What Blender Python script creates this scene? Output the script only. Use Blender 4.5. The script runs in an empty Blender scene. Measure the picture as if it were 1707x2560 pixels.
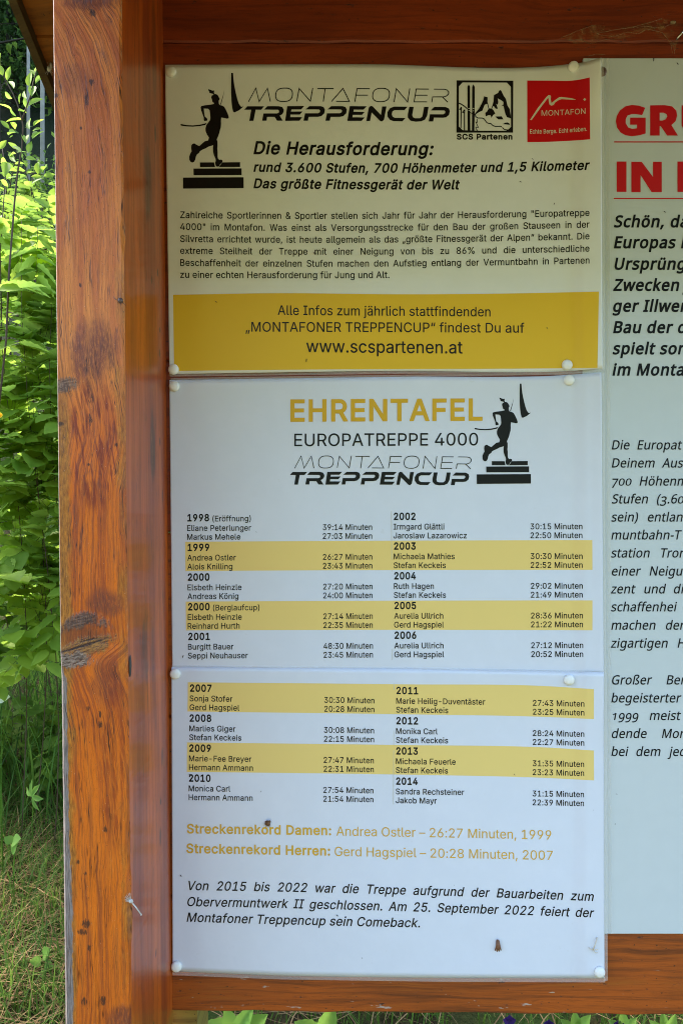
import bpy, math, random
import numpy as np
from mathutils import Vector, Matrix, Quaternion
from mathutils.geometry import delaunay_2d_cdt

random.seed(7)
RNG = np.random.default_rng(11)
SC = bpy.context.scene
COL = SC.collection

# ------------------------------------------------------------------ camera, sky, sun, exposure
D = 0.72            # metres from the camera to the face of the board
F = 1843.0          # focal length in photo pixels (photo 1707 x 2560)
ZC = 1.15           # camera height
cam = bpy.data.cameras.new('camera')
cam.sensor_fit = 'VERTICAL'; cam.sensor_height = 36.0; cam.sensor_width = 24.0
cam.lens = F / 2560 * 36; cam.clip_start = 0.02; cam.clip_end = 600
cam_o = bpy.data.objects.new('camera', cam); COL.objects.link(cam_o)
cam_o.location = (0, -D, ZC); cam_o.rotation_euler = (math.radians(90), 0, 0)
SC.camera = cam_o

SUN_EL, SUN_AZ = math.radians(48), math.radians(-62)      # azimuth from +Y towards +X
w = bpy.data.worlds.new('World'); SC.world = w; w.use_nodes = True
nt = w.node_tree
sky = nt.nodes.new('ShaderNodeTexSky'); sky.sky_type = 'NISHITA'; sky.sun_disc = False
sky.sun_elevation = SUN_EL; sky.sun_rotation = SUN_AZ
bg = nt.nodes['Background']; bg.inputs['Strength'].default_value = 0.15
nt.links.new(sky.outputs[0], bg.inputs[0])
sun = bpy.data.lights.new('sun', 'SUN'); sun.energy = 1.5; sun.angle = math.radians(12); sun.color = (1.0, 0.93, 0.82)
sun_o = bpy.data.objects.new('sun', sun); COL.objects.link(sun_o)
sdir = Vector((math.sin(SUN_AZ) * math.cos(SUN_EL), math.cos(SUN_AZ) * math.cos(SUN_EL), math.sin(SUN_EL)))
sun_o.rotation_euler = sdir.to_track_quat('Z', 'Y').to_euler(); sun_o.location = sdir * 30
SC.view_settings.view_transform = 'Standard'; SC.view_settings.look = 'None'
SC.view_settings.gamma = 1.0; SC.view_settings.exposure = 2.75
SC.render.engine = 'CYCLES'
SC.cycles.use_adaptive_sampling = False
SC.cycles.denoising_prefilter = 'NONE'
SC.cycles.max_bounces = 8; SC.cycles.filter_width = 1.0

# ------------------------------------------------------------------ helpers
def P(px, py, L):
    """point seen at photo pixel px, py at depth L from the camera plane"""
    return ((px - 853.5) / F * L, L - D, ZC - (py - 1280.0) / F * L)

def lin(r, g, b):
    f = lambda c: (c / 255 / 12.92) if c <= 10 else ((c / 255 + 0.055) / 1.055) ** 2.4
    return (f(r), f(g), f(b), 1)

def mesh_obj(name, V, Fc, mat=None, parent=None, smooth=False, attr=None):
    me = bpy.data.meshes.new(name)
    if isinstance(V, np.ndarray): V = V.tolist()
    if isinstance(Fc, np.ndarray): Fc = Fc.tolist()
    me.from_pydata(V, [], Fc)
    mats = mat if isinstance(mat, (list, tuple)) else [mat]
    for m in mats:
        if m: me.materials.append(m)
    if smooth: me.polygons.foreach_set('use_smooth', [True] * len(me.polygons))
    if attr is not None:
        a = me.attributes.new('rnd', 'FLOAT', 'POINT'); a.data.foreach_set('value', np.asarray(attr, dtype=np.float32))
    me.update()
    o = bpy.data.objects.new(name, me); COL.objects.link(o)
    if parent is not None: o.parent = parent
    return o

def tag(o, label=None, cat=None, group=None, kind=None):
    if label: o['label'] = label
    if cat: o['category'] = cat
    if group: o['group'] = group
    if kind: o['kind'] = kind
    return o

def empty(name, label, cat, group=None):
    o = bpy.data.objects.new(name, None); COL.objects.link(o); o.empty_display_size = 0.05
    return tag(o, label, cat, group)

class MB:
    """collects simple shapes into one mesh"""
    def __init__(s): s.V = []; s.F = []; s.A = []
    def add(s, V, Fc, a=0.0):
        n = len(s.V); s.V += [tuple(v) for v in V]; s.F += [tuple(i + n for i in f) for f in Fc]; s.A += [a] * len(V)
    def box(s, a, b):
        (x0, y0, z0), (x1, y1, z1) = a, b
        s.add([(x0,y0,z0),(x1,y0,z0),(x1,y1,z0),(x0,y1,z0),(x0,y0,z1),(x1,y0,z1),(x1,y1,z1),(x0,y1,z1)],
              [(3,2,1,0),(4,5,6,7),(0,1,5,4),(1,2,6,5),(2,3,7,6),(3,0,4,7)])
    def tube(s, pts, r0, r1=None, n=6, a=0.0):
        r1 = r0 if r1 is None else r1
        pts = [Vector(p) for p in pts]; V = []; Fc = []; m = len(pts)
        for i, p in enumerate(pts):
            t = (pts[min(i + 1, m - 1)] - pts[max(i - 1, 0)]).normalized()
            u = t.orthogonal().normalized() if i == 0 else (u - t * u.dot(t)).normalized()
            v = t.cross(u); r = r0 + (r1 - r0) * i / max(1, m - 1)
            for k in range(n):
                c = 2 * math.pi * k / n; V.append(p + (u * math.cos(c) + v * math.sin(c)) * r)
        for i in range(m - 1):
            for k in range(n):
                k2 = (k + 1) % n; Fc.append((i*n+k, i*n+k2, (i+1)*n+k2, (i+1)*n+k))
        Fc.append(tuple(range(n))[::-1]); Fc.append(tuple((m-1)*n + k for k in range(n)))
        s.add(V, Fc, a)
    def blob(s, c, rx, ry, rz, seg=10, rings=7, rough=0.0, a=0.0):
        V = []; Fc = []
        for i in range(rings + 1):
            th = math.pi * i / rings
            for k in range(seg):
                ph = 2 * math.pi * k / seg; q = 1 + random.uniform(-rough, rough)
                V.append((c[0]+rx*q*math.sin(th)*math.cos(ph), c[1]+ry*q*math.sin(th)*math.sin(ph), c[2]+rz*q*math.cos(th)))
        for i in range(rings):
            for k in range(seg):
                k2 = (k + 1) % seg; Fc.append((i*seg+k, (i+1)*seg+k, (i+1)*seg+k2, i*seg+k2))
        s.add(V, Fc, a)
    def build(s, name, mat, parent=None, smooth=False, attr=False):
        return mesh_obj(name, s.V, s.F, mat, parent, smooth, s.A if attr else None)

# ------------------------------------------------------------------ node helper
class S:
    def __init__(s, nb, k): s.nb = nb; s.k = k
    def _m(s, op, o, rev=False):
        a, b = (o, s) if rev else (s, o)
        return s.nb.math(op, a, b)
    def __add__(s, o): return s._m('ADD', o)
    __radd__ = __add__
    def __mul__(s, o): return s._m('MULTIPLY', o)
    __rmul__ = __mul__
    def __sub__(s, o): return s._m('SUBTRACT', o)
    def __rsub__(s, o): return s._m('SUBTRACT', o, True)
    def __truediv__(s, o): return s._m('DIVIDE', o)

class NB:
    def __init__(s, name):
        s.mat = bpy.data.materials.new(name); s.mat.use_nodes = True
        s.t = s.mat.node_tree; s.b = s.t.nodes['Principled BSDF']; s.out = s.t.nodes['Material Output']
    def put(s, sock, v):
        if isinstance(v, S): s.t.links.new(v.k, sock)
        elif v is not None: sock.default_value = v
    def math(s, op, a, b=None, c=None, clamp=False):
        n = s.t.nodes.new('ShaderNodeMath'); n.operation = op; n.use_clamp = clamp
        for i, v in enumerate((a, b, c)): s.put(n.inputs[i], v)
        return S(s, n.outputs[0])
    def obj(s):
        n = s.t.nodes.new('ShaderNodeTexCoord'); return S(s, n.outputs['Object'])
    def xyz(s, v):
        n = s.t.nodes.new('ShaderNodeSeparateXYZ'); s.put(n.inputs[0], v); return [S(s, n.outputs[i]) for i in range(3)]
    def vec(s, x, y, z=0.0):
        n = s.t.nodes.new('ShaderNodeCombineXYZ')
        for i, v in enumerate((x, y, z)): s.put(n.inputs[i], v)
        return S(s, n.outputs[0])
    def noise(s, v, scale=1.0, detail=3.0, rough=0.55, dist=0.0, lo=None, hi=None):
        n = s.t.nodes.new('ShaderNodeTexNoise'); s.put(n.inputs['Vector'], v)
        n.inputs['Scale'].default_value = scale; n.inputs['Detail'].default_value = detail
        n.inputs['Roughness'].default_value = rough; n.inputs['Distortion'].default_value = dist
        r = S(s, n.outputs[0])
        return r if lo is None else s.sm(r, lo, hi)
    def voro(s, v, scale):
        n = s.t.nodes.new('ShaderNodeTexVoronoi'); s.put(n.inputs['Vector'], v); n.inputs['Scale'].default_value = scale
        return S(s, n.outputs['Distance']), S(s, n.outputs['Color'])
    def sm(s, v, lo, hi, a=0.0, b=1.0):
        n = s.t.nodes.new('ShaderNodeMapRange'); n.interpolation_type = 'SMOOTHSTEP'
        if lo > hi: lo, hi, a, b = hi, lo, b, a
        s.put(n.inputs['Value'], v)
        for k, x in zip(('From Min', 'From Max', 'To Min', 'To Max'), (lo, hi, a, b)): n.inputs[k].default_value = x
        return S(s, n.outputs[0])
    def mix(s, f, a, b):
        n = s.t.nodes.new('ShaderNodeMix'); n.data_type = 'RGBA'
        s.put(n.inputs[0], f); s.put(n.inputs[6], a); s.put(n.inputs[7], b)
        return S(s, n.outputs[2])
    def ell(s, u, v, u0, v0, a, b, wob=0.0, soft=(0.7, 1.15)):
        du = (u - u0) / a; dv = (v - v0) / b
        return s.sm(du * du + dv * dv + wob, soft[1], soft[0])
    def attr(s, name):
        n = s.t.nodes.new('ShaderNodeAttribute'); n.attribute_name = name; return S(s, n.outputs['Fac'])
    def bump(s, h, strength, dist):
        n = s.t.nodes.new('ShaderNodeBump'); n.inputs['Strength'].default_value = strength; n.inputs['Distance'].default_value = dist
        s.put(n.inputs['Height'], h); s.t.links.new(n.outputs[0], s.b.inputs['Normal']); return S(s, n.outputs[0])
    def fin(s, color=None, rough=None, spec=None, metal=None, coat=None, coat_rough=None, alpha=None):
        for k, v in (('Base Color', color), ('Roughness', rough), ('Specular IOR Level', spec), ('Metallic', metal),
                     ('Coat Weight', coat), ('Coat Roughness', coat_rough), ('Alpha', alpha)):
            if v is not None: s.put(s.b.inputs[k], v)
        return s.mat

def plain(name, color, rough=0.5, spec=0.5, noise=0.0, nscale=200.0, metal=0.0, coat=None):
    nb = NB(name); c = color
    if noise:
        n = nb.noise(nb.obj(), nscale, 3)
        c = nb.mix(n, tuple(x * (1 - noise) for x in color[:3]) + (1,), tuple(min(1, x * (1 + noise)) for x in color[:3]) + (1,))
    return nb.fin(c, rough, spec, metal, coat)

# glyph outlines: character code, advance, then one flat x, y list per contour (capital height 140)
GLYPHS = {
 'A': [
(32,52,[]),
(34,88,[[21,87,19,140,37,140,35,87],[53,87,51,140,69,140,67,87]]),
(37,186,[[48,78,43,78,38,80,33,82,29,85,26,88,24,92,22,97,21,102,21,107,21,114,21,119,22,123,24,128,26,132,29,135,33,138,38,141,43,142,48,142,54,142,59,141,63,138,67,135,70,132,73,128,74,123,75,119,76,114,76,107,75,102,74,97,73,92,70,88,67,85,63,82,59,80,54,78],[48,90,53,91,56,92,58,95,60,99,61,102,61,107,61,114,61,118,60,122,58,125,56,128,53,129,48,130,44,129,41,128,38,125,36,122,35,118,35,114,35,107,35,102,36,99,38,95,41,92,44,91],[138,-3,132,-2,127,-1,123,1,119,4,116,8,113,12,112,16,111,21,110,26,110,33,111,38,112,43,113,47,116,51,119,55,123,58,127,60,132,61,138,62,144,61,149,60,153,58,157,55,160,51,162,47,164,43,165,38,165,33,165,26,165,21,164,16,162,12,160,8,157,4,153,1,148,-1,144,-2],[138,10,142,10,146,12,148,15,150,18,151,22,151,26,151,33,151,37,150,41,148,45,146,47,142,49,138,50,134,49,130,47,128,45,126,41,125,37,125,33,125,26,125,22,126,18,128,15,130,12,134,10],[36,0,133,140,149,140,52,0]]),
(38,123,[[54,-2,45,-1,37,0,30,3,24,7,19,12,15,17,12,23,10,30,9,37,10,42,11,48,13,52,16,56,19,61,23,65,28,68,33,73,39,77,59,92,61,94,63,95,65,97,67,99,69,101,70,103,71,106,72,108,72,111,72,116,70,119,68,122,64,125,60,126,55,127,52,127,49,126,46,125,44,123,42,121,40,119,39,116,38,113,38,110,38,106,39,103,40,100,42,97,44,93,46,90,49,86,53,82,56,78,120,0,100,0,47,64,33,81,30,85,27,90,24,95,22,99,21,104,21,110,21,116,23,121,25,126,28,131,32,134,37,137,42,140,48,141,55,141,62,141,68,140,73,137,78,134,82,131,85,126,87,122,89,117,89,111,89,107,88,103,87,100,85,96,83,93,80,89,77,86,74,83,70,81,42,60,37,56,33,52,30,48,28,44,27,40,27,36,27,32,28,28,30,24,33,21,36,18,39,16,44,14,48,13,53,13,59,13,64,14,69,16,74,19,79,22,83,26,87,31,90,36,93,42,94,48,96,55,96,62,112,62,112,53,111,46,109,40,107,34,105,29,102,25,99,22,97,19,95,17,92,13,87,8,81,5,75,2,68,0,61,-1]]),
(40,75,[[25,57,25,67,26,78,28,89,30,100,33,111,36,121,40,131,44,140,49,148,65,148,60,138,56,128,53,118,49,107,47,97,44,86,43,76,42,66,42,57,42,48,43,40,44,32,46,23,49,14,52,4,56,-5,60,-16,65,-26,49,-26,41,-13,35,1,31,15,27,29,25,43]]),
(41,75,[[10,-26,15,-15,20,-5,24,5,27,14,29,23,31,32,32,40,33,49,34,57,33,66,32,76,31,86,29,97,26,107,23,118,19,128,15,138,10,148,27,148,31,140,35,131,39,121,42,111,45,100,48,89,49,78,50,67,51,57,50,43,48,29,44,15,40,1,34,-13,27,-26]]),
(44,52,[[10,-33,19,20,38,20,23,-33]]),
(45,125,[[93,67,93,52,31,52,31,67]]),
(46,52,[[26,-1,23,-1,20,0,17,2,15,5,14,8,14,11,14,15,15,18,17,20,20,22,23,23,26,24,30,23,33,22,35,20,37,18,38,15,39,11,38,8,37,5,35,2,33,0,30,-1]]),
(48,125,[[62,-2,52,-1,44,2,36,7,29,13,23,21,19,31,16,43,14,56,13,70,14,84,16,97,19,109,24,119,29,127,36,133,44,138,53,141,62,142,72,141,81,138,89,133,96,127,101,119,106,109,109,97,111,84,112,70,111,56,109,43,106,31,101,21,96,13,89,7,81,2,72,-1],[62,14,69,14,75,17,80,20,84,25,88,32,91,40,93,49,94,59,95,70,94,81,93,91,91,100,88,108,84,115,80,120,75,123,69,126,62,126,56,126,50,123,45,120,40,115,37,108,34,100,32,91,30,81,30,70,30,59,32,49,34,40,37,32,40,25,45,20,50,17,56,14]]),
(49,125,[[21,0,21,15,108,15,108,0],[76,140,76,0,58,0,58,123,24,98,24,117,55,140]]),
(50,125,[[18,0,18,13,64,63,69,68,74,73,78,78,81,82,83,86,86,90,87,94,88,98,88,102,88,107,87,111,85,115,82,119,79,121,75,124,71,125,66,126,62,126,56,126,52,125,47,123,44,121,41,117,38,114,36,110,35,105,35,100,18,100,19,108,21,115,24,122,28,128,33,133,39,137,46,140,54,141,62,142,70,141,77,140,84,137,90,133,95,128,99,123,102,116,104,110,105,103,105,97,104,92,102,87,100,82,97,77,92,71,87,65,81,58,73,49,42,17,42,16,107,16,107,0]]),
(51,125,[[60,-2,52,-1,44,0,37,3,30,6,24,11,19,16,16,22,13,29,12,36,30,36,31,32,32,28,35,24,38,21,41,18,45,16,50,15,55,14,60,14,66,14,71,15,76,17,80,19,84,22,87,26,89,30,90,34,91,40,90,45,89,50,87,54,84,58,80,61,76,64,70,66,63,68,55,68,43,68,43,82,79,123,79,124,19,124,19,140,103,140,103,127,58,77,58,79,68,80,77,79,85,76,92,72,97,67,102,61,105,55,107,47,108,40,107,32,105,25,102,18,97,12,92,7,85,3,77,0,69,-1]]),
(52,125,[[11,29,11,44,68,140,86,140,30,46,30,45,114,45,114,29],[78,0,78,33,78,40,78,87,94,87,94,0]]),
(53,125,[[61,-2,53,-1,45,0,39,3,32,7,27,11,23,17,19,22,17,29,16,36,34,36,34,32,36,28,38,24,41,21,44,19,48,17,52,15,56,14,61,14,66,14,71,15,76,18,80,21,84,24,86,29,89,34,90,39,90,45,90,50,88,56,86,61,83,65,80,69,76,72,71,74,66,76,60,76,55,76,51,75,46,74,42,72,38,70,35,68,19,70,26,140,101,140,101,124,41,124,37,83,41,85,45,88,49,89,53,91,58,92,63,92,69,91,75,90,81,88,86,86,91,82,95,79,99,74,102,69,104,64,106,58,107,52,108,45,107,36,105,28,102,21,97,14,91,9,85,4,78,1,70,-1]]),
(54,125,[[62,-2,54,-1,46,1,39,4,33,8,28,14,23,20,20,28,18,36,17,45,18,51,19,58,22,66,26,74,31,83,38,94,69,140,89,140,42,72,40,72,41,74,43,77,45,79,48,81,51,83,54,84,57,86,61,86,65,86,73,86,80,84,87,81,93,77,98,72,102,66,105,59,106,52,107,43,106,35,104,27,101,20,97,14,92,8,85,4,78,1,71,-1],[62,13,68,14,72,15,77,17,81,20,84,24,86,28,88,33,90,38,90,43,90,49,88,54,86,59,84,63,81,66,77,69,72,71,68,73,62,73,57,73,52,71,48,69,44,66,41,63,38,59,36,54,35,49,34,44,35,38,36,33,38,28,41,24,44,20,48,17,52,15,57,14]]),
(55,125,[[27,0,89,123,89,124,17,124,17,140,107,140,107,123,45,0]]),
(56,125,[[62,-2,53,-1,45,0,37,3,31,7,25,12,20,17,17,23,15,30,14,37,15,43,16,49,18,54,21,58,24,63,28,66,32,69,37,71,42,73,36,76,30,80,26,85,22,91,20,97,19,105,20,112,22,118,25,124,29,129,34,133,40,137,47,140,54,141,62,142,70,141,78,140,84,137,90,133,95,129,99,124,103,118,104,112,105,105,104,97,102,91,99,85,94,80,89,76,83,73,88,71,92,69,97,66,101,63,104,58,107,54,109,49,110,43,110,37,110,30,108,23,104,17,100,12,94,7,87,3,80,0,71,-1],[62,14,68,14,74,15,78,17,83,19,86,22,89,25,91,29,92,33,93,38,92,43,91,48,89,52,86,56,82,59,78,61,73,63,68,64,62,65,57,64,51,63,47,61,42,59,39,56,36,52,34,48,32,43,32,38,32,33,33,29,35,25,38,22,42,19,46,17,51,15,56,14],[62,80,67,80,71,81,75,83,79,85,82,88,85,91,86,95,87,99,88,103,87,108,86,112,85,116,82,119,79,122,76,124,72,125,67,126,62,127,57,126,53,125,49,124,45,122,42,119,40,116,38,112,37,108,37,103,37,99,38,95,40,91,42,88,45,85,49,83,53,81,57,80]]),
(57,125,[[62,142,71,141,78,139,85,136,92,132,97,126,101,120,104,112,106,104,107,95,107,89,105,82,103,74,99,66,94,57,87,46,55,0,36,0,83,68,85,68,83,66,81,63,79,61,77,59,74,57,71,56,67,54,64,54,60,54,52,54,44,56,38,59,32,63,27,68,23,74,20,81,18,88,17,97,18,105,20,113,23,120,28,126,33,132,39,136,46,139,54,141],[62,127,57,126,52,125,48,123,44,120,41,116,38,112,36,107,35,102,34,97,35,91,36,86,38,81,41,77,44,74,48,71,52,69,57,67,62,67,67,67,72,69,77,71,81,74,84,77,87,81,89,86,90,91,90,96,90,102,89,107,87,112,84,116,81,120,77,123,72,125,67,126]]),
(58,52,[[26,-1,23,-1,20,0,17,2,15,5,14,8,14,11,14,15,15,18,17,20,20,22,23,23,26,24,30,23,33,22,35,20,37,18,38,15,39,11,38,8,37,5,35,2,33,0,30,-1],[26,75,23,75,20,76,17,78,15,81,14,84,14,87,14,90,15,93,17,96,20,98,23,99,26,100,30,99,33,98,35,96,37,93,38,90,39,87,38,84,37,81,35,78,33,76,30,75]]),
(65,132,[[5,0,55,140,76,140,127,0,109,0,79,83,77,89,75,95,73,102,70,111,67,120,64,132,67,132,64,120,61,111,59,102,56,95,54,89,52,83,23,0],[30,39,30,55,102,55,102,39]]),
(66,126,[[17,0,17,140,66,140,75,139,84,138,90,135,96,131,101,127,105,122,107,116,109,110,110,103,109,97,108,92,106,88,104,84,101,81,98,79,94,77,91,75,87,73,87,72,91,71,96,70,100,68,104,64,108,61,111,56,113,51,115,44,115,37,114,31,113,24,110,18,106,13,101,9,95,5,87,2,78,1,68,0],[34,16,67,16,77,16,85,18,91,22,95,26,97,32,98,38,97,42,96,47,94,51,92,54,88,57,84,60,79,62,74,63,68,64,34,64],[34,79,65,79,70,79,75,80,79,82,83,84,86,87,89,90,91,94,92,98,92,102,92,108,90,113,86,118,81,122,74,124,66,124,34,124]]),
(67,140,[[74,-2,62,-1,51,2,41,7,33,14,25,22,19,32,15,43,12,56,11,70,12,84,15,97,19,108,25,118,33,126,41,133,51,138,62,141,74,142,81,142,87,141,94,139,100,136,105,133,111,130,115,125,120,121,123,115,126,109,129,103,130,96,112,96,111,100,109,105,107,109,105,112,102,115,98,118,95,120,91,122,87,124,82,125,78,125,74,125,65,125,58,123,51,119,44,114,39,108,34,100,31,91,29,81,28,70,29,59,31,49,34,40,39,32,44,26,51,21,58,17,65,15,74,15,78,15,82,15,87,16,91,18,95,20,98,22,102,25,105,28,107,31,109,35,111,40,112,44,130,44,129,37,126,31,123,25,120,20,115,15,111,10,105,7,100,4,94,1,87,0,81,-2]]),
(68,138,[[60,0,26,0,26,16,59,16,70,16,79,19,87,22,94,27,100,33,104,41,107,50,109,59,110,70,109,81,107,91,104,99,100,107,95,113,88,118,80,121,71,124,61,124,26,124,26,140,62,140,75,139,87,136,97,132,106,125,113,117,119,108,124,97,126,84,127,70,126,56,124,44,119,33,113,23,106,15,96,8,86,4,74,1],[34,140,34,0,17,0,17,140]]),
(69,115,[[17,0,17,140,103,140,103,124,34,124,34,79,98,79,98,63,34,63,34,16,103,16,103,0]]),
(70,113,[[17,0,17,140,102,140,102,124,34,124,34,77,95,77,95,61,34,61,34,0]]),
(71,143,[[74,-2,62,-1,51,2,41,7,32,14,25,22,19,32,15,43,12,56,11,70,12,84,15,97,19,108,25,118,32,126,41,133,51,138,61,141,73,142,80,142,87,140,94,139,100,136,106,133,111,129,116,125,120,120,124,115,127,109,129,103,131,96,112,96,111,100,109,104,107,108,104,112,101,115,98,117,95,120,91,122,87,123,82,125,78,125,73,125,65,125,57,123,50,119,44,114,39,108,34,100,31,91,29,81,28,70,29,59,31,49,34,40,39,32,44,26,51,21,58,17,66,15,74,15,82,15,88,17,95,20,100,23,105,28,109,34,112,40,114,48,114,56,120,55,78,55,78,70,132,70,132,55,131,44,128,34,124,25,118,17,112,11,104,5,95,1,85,-1]]),
(72,142,[[17,0,17,140,34,140,34,79,108,79,108,140,126,140,126,0,108,0,108,64,34,64,34,0]]),
(73,83,[[9,0,9,16,33,16,33,124,9,124,9,140,74,140,74,124,50,124,50,16,74,16,74,0]]),
(74,109,[[51,-2,39,-1,29,3,21,9,14,17,10,28,9,40,9,48,27,48,27,40,28,32,30,26,33,20,38,17,44,14,51,14,58,14,63,17,68,20,72,26,74,32,75,40,75,140,93,140,93,40,91,28,87,17,81,9,72,3,62,-1]]),
(75,128,[[29,40,29,59,32,64,35,68,38,72,41,76,45,80,48,83,51,87,55,91,58,95,100,140,123,140,64,76,63,76],[17,0,17,140,34,140,34,92,34,62,34,53,34,0],[102,0,52,71,63,85,123,0]]),
(76,108,[[17,0,17,140,34,140,34,16,99,16,99,0]]),
(77,173,[[17,0,17,140,42,140,76,51,77,49,78,47,79,44,82,34,83,30,85,27,86,23,87,20,88,16,89,13,85,13,87,23,91,33,92,37,93,40,94,44,95,47,96,49,97,51,131,140,156,140,156,0,139,0,139,80,139,90,139,94,139,98,139,101,139,114,140,126,141,126,140,121,138,117,137,113,133,100,131,96,130,92,129,89,127,85,126,83,125,80,94,0,79,0,47,80,46,82,45,85,44,88,40,99,38,103,37,108,36,112,34,117,32,121,31,126,33,126,33,114,33,102,33,90,34,87,34,83,34,80,34,0]]),
(78,144,[[17,0,17,140,37,140,94,50,96,48,98,45,100,41,102,38,104,34,107,29,109,25,111,20,114,15,111,15,111,20,111,25,110,30,110,35,110,39,110,43,110,54,110,140,128,140,128,0,106,0,56,80,53,83,51,87,49,91,46,95,44,100,41,105,30,124,33,125,34,106,34,100,34,95,34,90,34,86,34,83,34,80,34,0]]),
(79,147,[[73,-2,62,-1,51,2,41,7,33,14,25,22,19,32,15,43,12,56,11,70,12,84,15,97,19,108,25,118,33,126,41,133,51,138,62,141,73,142,85,141,96,138,106,133,114,126,122,118,128,108,132,97,135,84,136,70,135,56,132,43,128,32,122,22,114,14,106,7,96,2,85,-1],[73,15,82,15,89,17,96,21,102,26,108,32,112,40,116,49,118,59,118,70,118,81,116,91,112,100,108,108,102,114,96,119,89,123,82,125,73,125,65,125,58,123,51,119,44,114,39,108,34,100,31,91,29,81,28,70,29,59,31,49,34,40,39,32,44,26,51,21,58,17,65,15]]),
(80,122,[[17,0,17,140,65,140,75,139,84,137,91,134,98,130,103,124,107,118,110,111,112,104,112,96,112,88,110,80,107,73,103,67,98,61,91,57,84,54,75,52,65,51,30,51,30,67,64,67,71,67,77,68,82,70,86,73,89,77,92,81,93,85,94,90,95,96,94,101,93,106,92,110,89,115,86,118,82,121,77,123,71,124,64,124,34,124,34,0]]),
(82,124,[[17,0,17,140,65,140,75,139,84,138,92,134,98,130,103,125,107,119,110,112,112,105,113,97,112,89,110,81,107,75,103,69,98,64,92,60,84,57,75,55,65,54,26,54,26,70,64,70,71,71,77,72,82,73,86,76,89,79,92,83,94,87,95,92,95,97,95,102,94,107,92,111,89,115,86,118,82,121,77,123,71,124,64,124,34,124,34,0],[97,0,63,63,83,63,118,0]]),
(83,123,[[62,-2,52,-2,43,0,35,3,28,6,22,11,18,17,14,23,12,30,11,38,29,38,30,32,31,28,34,24,37,21,41,18,46,16,51,15,56,14,62,14,68,14,73,15,79,17,83,19,87,22,91,25,93,29,95,34,95,38,95,43,93,46,91,49,89,52,85,54,81,56,77,58,72,60,67,61,51,66,40,70,31,74,24,80,18,86,15,94,14,103,15,110,17,117,21,123,25,129,31,133,38,137,45,140,54,141,62,142,71,141,80,140,87,137,94,133,99,129,104,123,107,118,109,111,110,104,93,104,91,111,88,116,83,120,77,124,70,126,62,126,56,126,51,125,46,123,42,121,38,118,35,115,33,111,32,108,32,103,32,99,34,95,36,92,39,89,43,87,47,85,51,83,55,82,58,81,73,77,77,76,81,74,86,73,90,71,95,68,99,65,102,62,106,59,109,54,111,50,112,44,112,38,112,31,110,24,106,17,102,12,96,7,89,3,81,0,72,-2]]),
(84,123,[[9,124,9,140,115,140,115,124,71,124,71,0,53,0,53,124]]),
(85,142,[[71,-2,61,-2,51,1,42,4,35,9,28,15,23,22,20,30,17,38,17,48,17,140,34,140,34,49,35,43,36,37,39,31,42,26,46,22,51,19,57,16,64,15,71,14,79,15,85,16,91,19,96,22,100,26,104,31,106,37,108,43,108,49,108,140,126,140,126,48,125,38,123,30,119,22,114,15,108,9,100,4,91,1,82,-2]]),
(86,132,[[56,0,5,140,23,140,53,57,55,52,57,45,59,38,62,29,65,19,68,8,65,8,68,20,71,30,73,38,76,45,78,52,80,57,109,140,127,140,76,0]]),
(87,189,[[43,0,5,140,23,140,45,54,46,49,47,45,48,40,49,35,50,31,51,26,52,21,53,16,54,11,52,11,53,16,54,21,55,26,56,31,57,35,58,40,59,45,60,49,62,54,84,140,104,140,127,54,128,49,129,45,131,40,132,35,133,31,134,26,135,21,136,16,137,11,134,11,135,16,136,21,137,26,138,31,139,35,140,40,144,54,166,140,184,140,146,0,125,0,101,89,100,95,98,101,97,108,95,115,94,122,92,131,96,131,95,123,94,115,92,109,91,102,89,95,87,89,63,0]]),
(90,121,[[11,0,11,13,75,106,78,110,81,114,84,118,87,123,91,127,94,131,96,125,90,125,84,125,79,124,73,124,67,124,61,124,11,124,11,140,109,140,109,127,46,35,43,31,40,27,37,22,34,18,30,13,27,9,25,15,31,15,36,15,42,16,48,16,53,16,59,16,110,16,110,0]]),
(97,107,[[44,-2,38,-2,32,-1,26,1,21,4,17,8,13,12,10,17,9,23,8,30,9,35,10,40,12,44,15,48,18,51,21,53,25,55,30,57,34,58,39,59,44,60,49,61,55,61,60,62,64,62,68,63,71,64,73,65,75,66,76,68,76,70,76,71,76,75,75,78,73,82,71,84,69,87,66,89,62,90,58,91,54,91,49,91,45,90,41,89,38,87,35,85,32,83,30,80,29,78,28,75,11,80,14,86,17,91,22,95,26,99,31,101,37,103,42,105,48,106,53,106,57,106,61,105,66,104,70,103,74,101,79,99,82,96,86,93,89,88,91,83,92,76,93,69,93,0,76,0,76,14,75,14,74,12,72,9,69,7,67,4,63,2,59,0,55,-1,50,-2],[47,12,53,13,58,14,63,16,67,19,70,22,72,26,74,30,75,34,76,38,76,52,75,51,73,51,71,50,69,49,66,49,64,48,61,48,58,47,55,47,48,46,44,46,41,45,37,44,34,42,31,40,28,38,27,36,26,33,25,29,26,25,27,22,28,20,30,18,33,16,36,14,39,13,43,13]]),
(98,117,[[63,-2,57,-2,52,-1,47,1,44,3,40,6,38,9,36,11,34,14,33,16,31,16,31,0,14,0,14,140,31,140,31,88,33,88,34,90,36,92,38,95,40,98,43,100,47,103,52,104,57,105,63,106,71,105,79,103,86,99,92,94,98,88,102,81,105,72,107,62,107,52,107,41,105,32,102,23,98,16,92,9,86,4,79,1,72,-2],[61,13,67,13,72,15,77,18,81,22,84,27,87,32,89,38,90,45,90,52,90,59,89,66,87,72,84,77,81,82,77,86,72,89,67,90,61,91,54,90,49,89,44,86,40,82,37,78,34,72,33,66,31,60,31,52,31,45,33,38,34,32,37,26,40,22,44,18,49,15,55,13]]),
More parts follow.
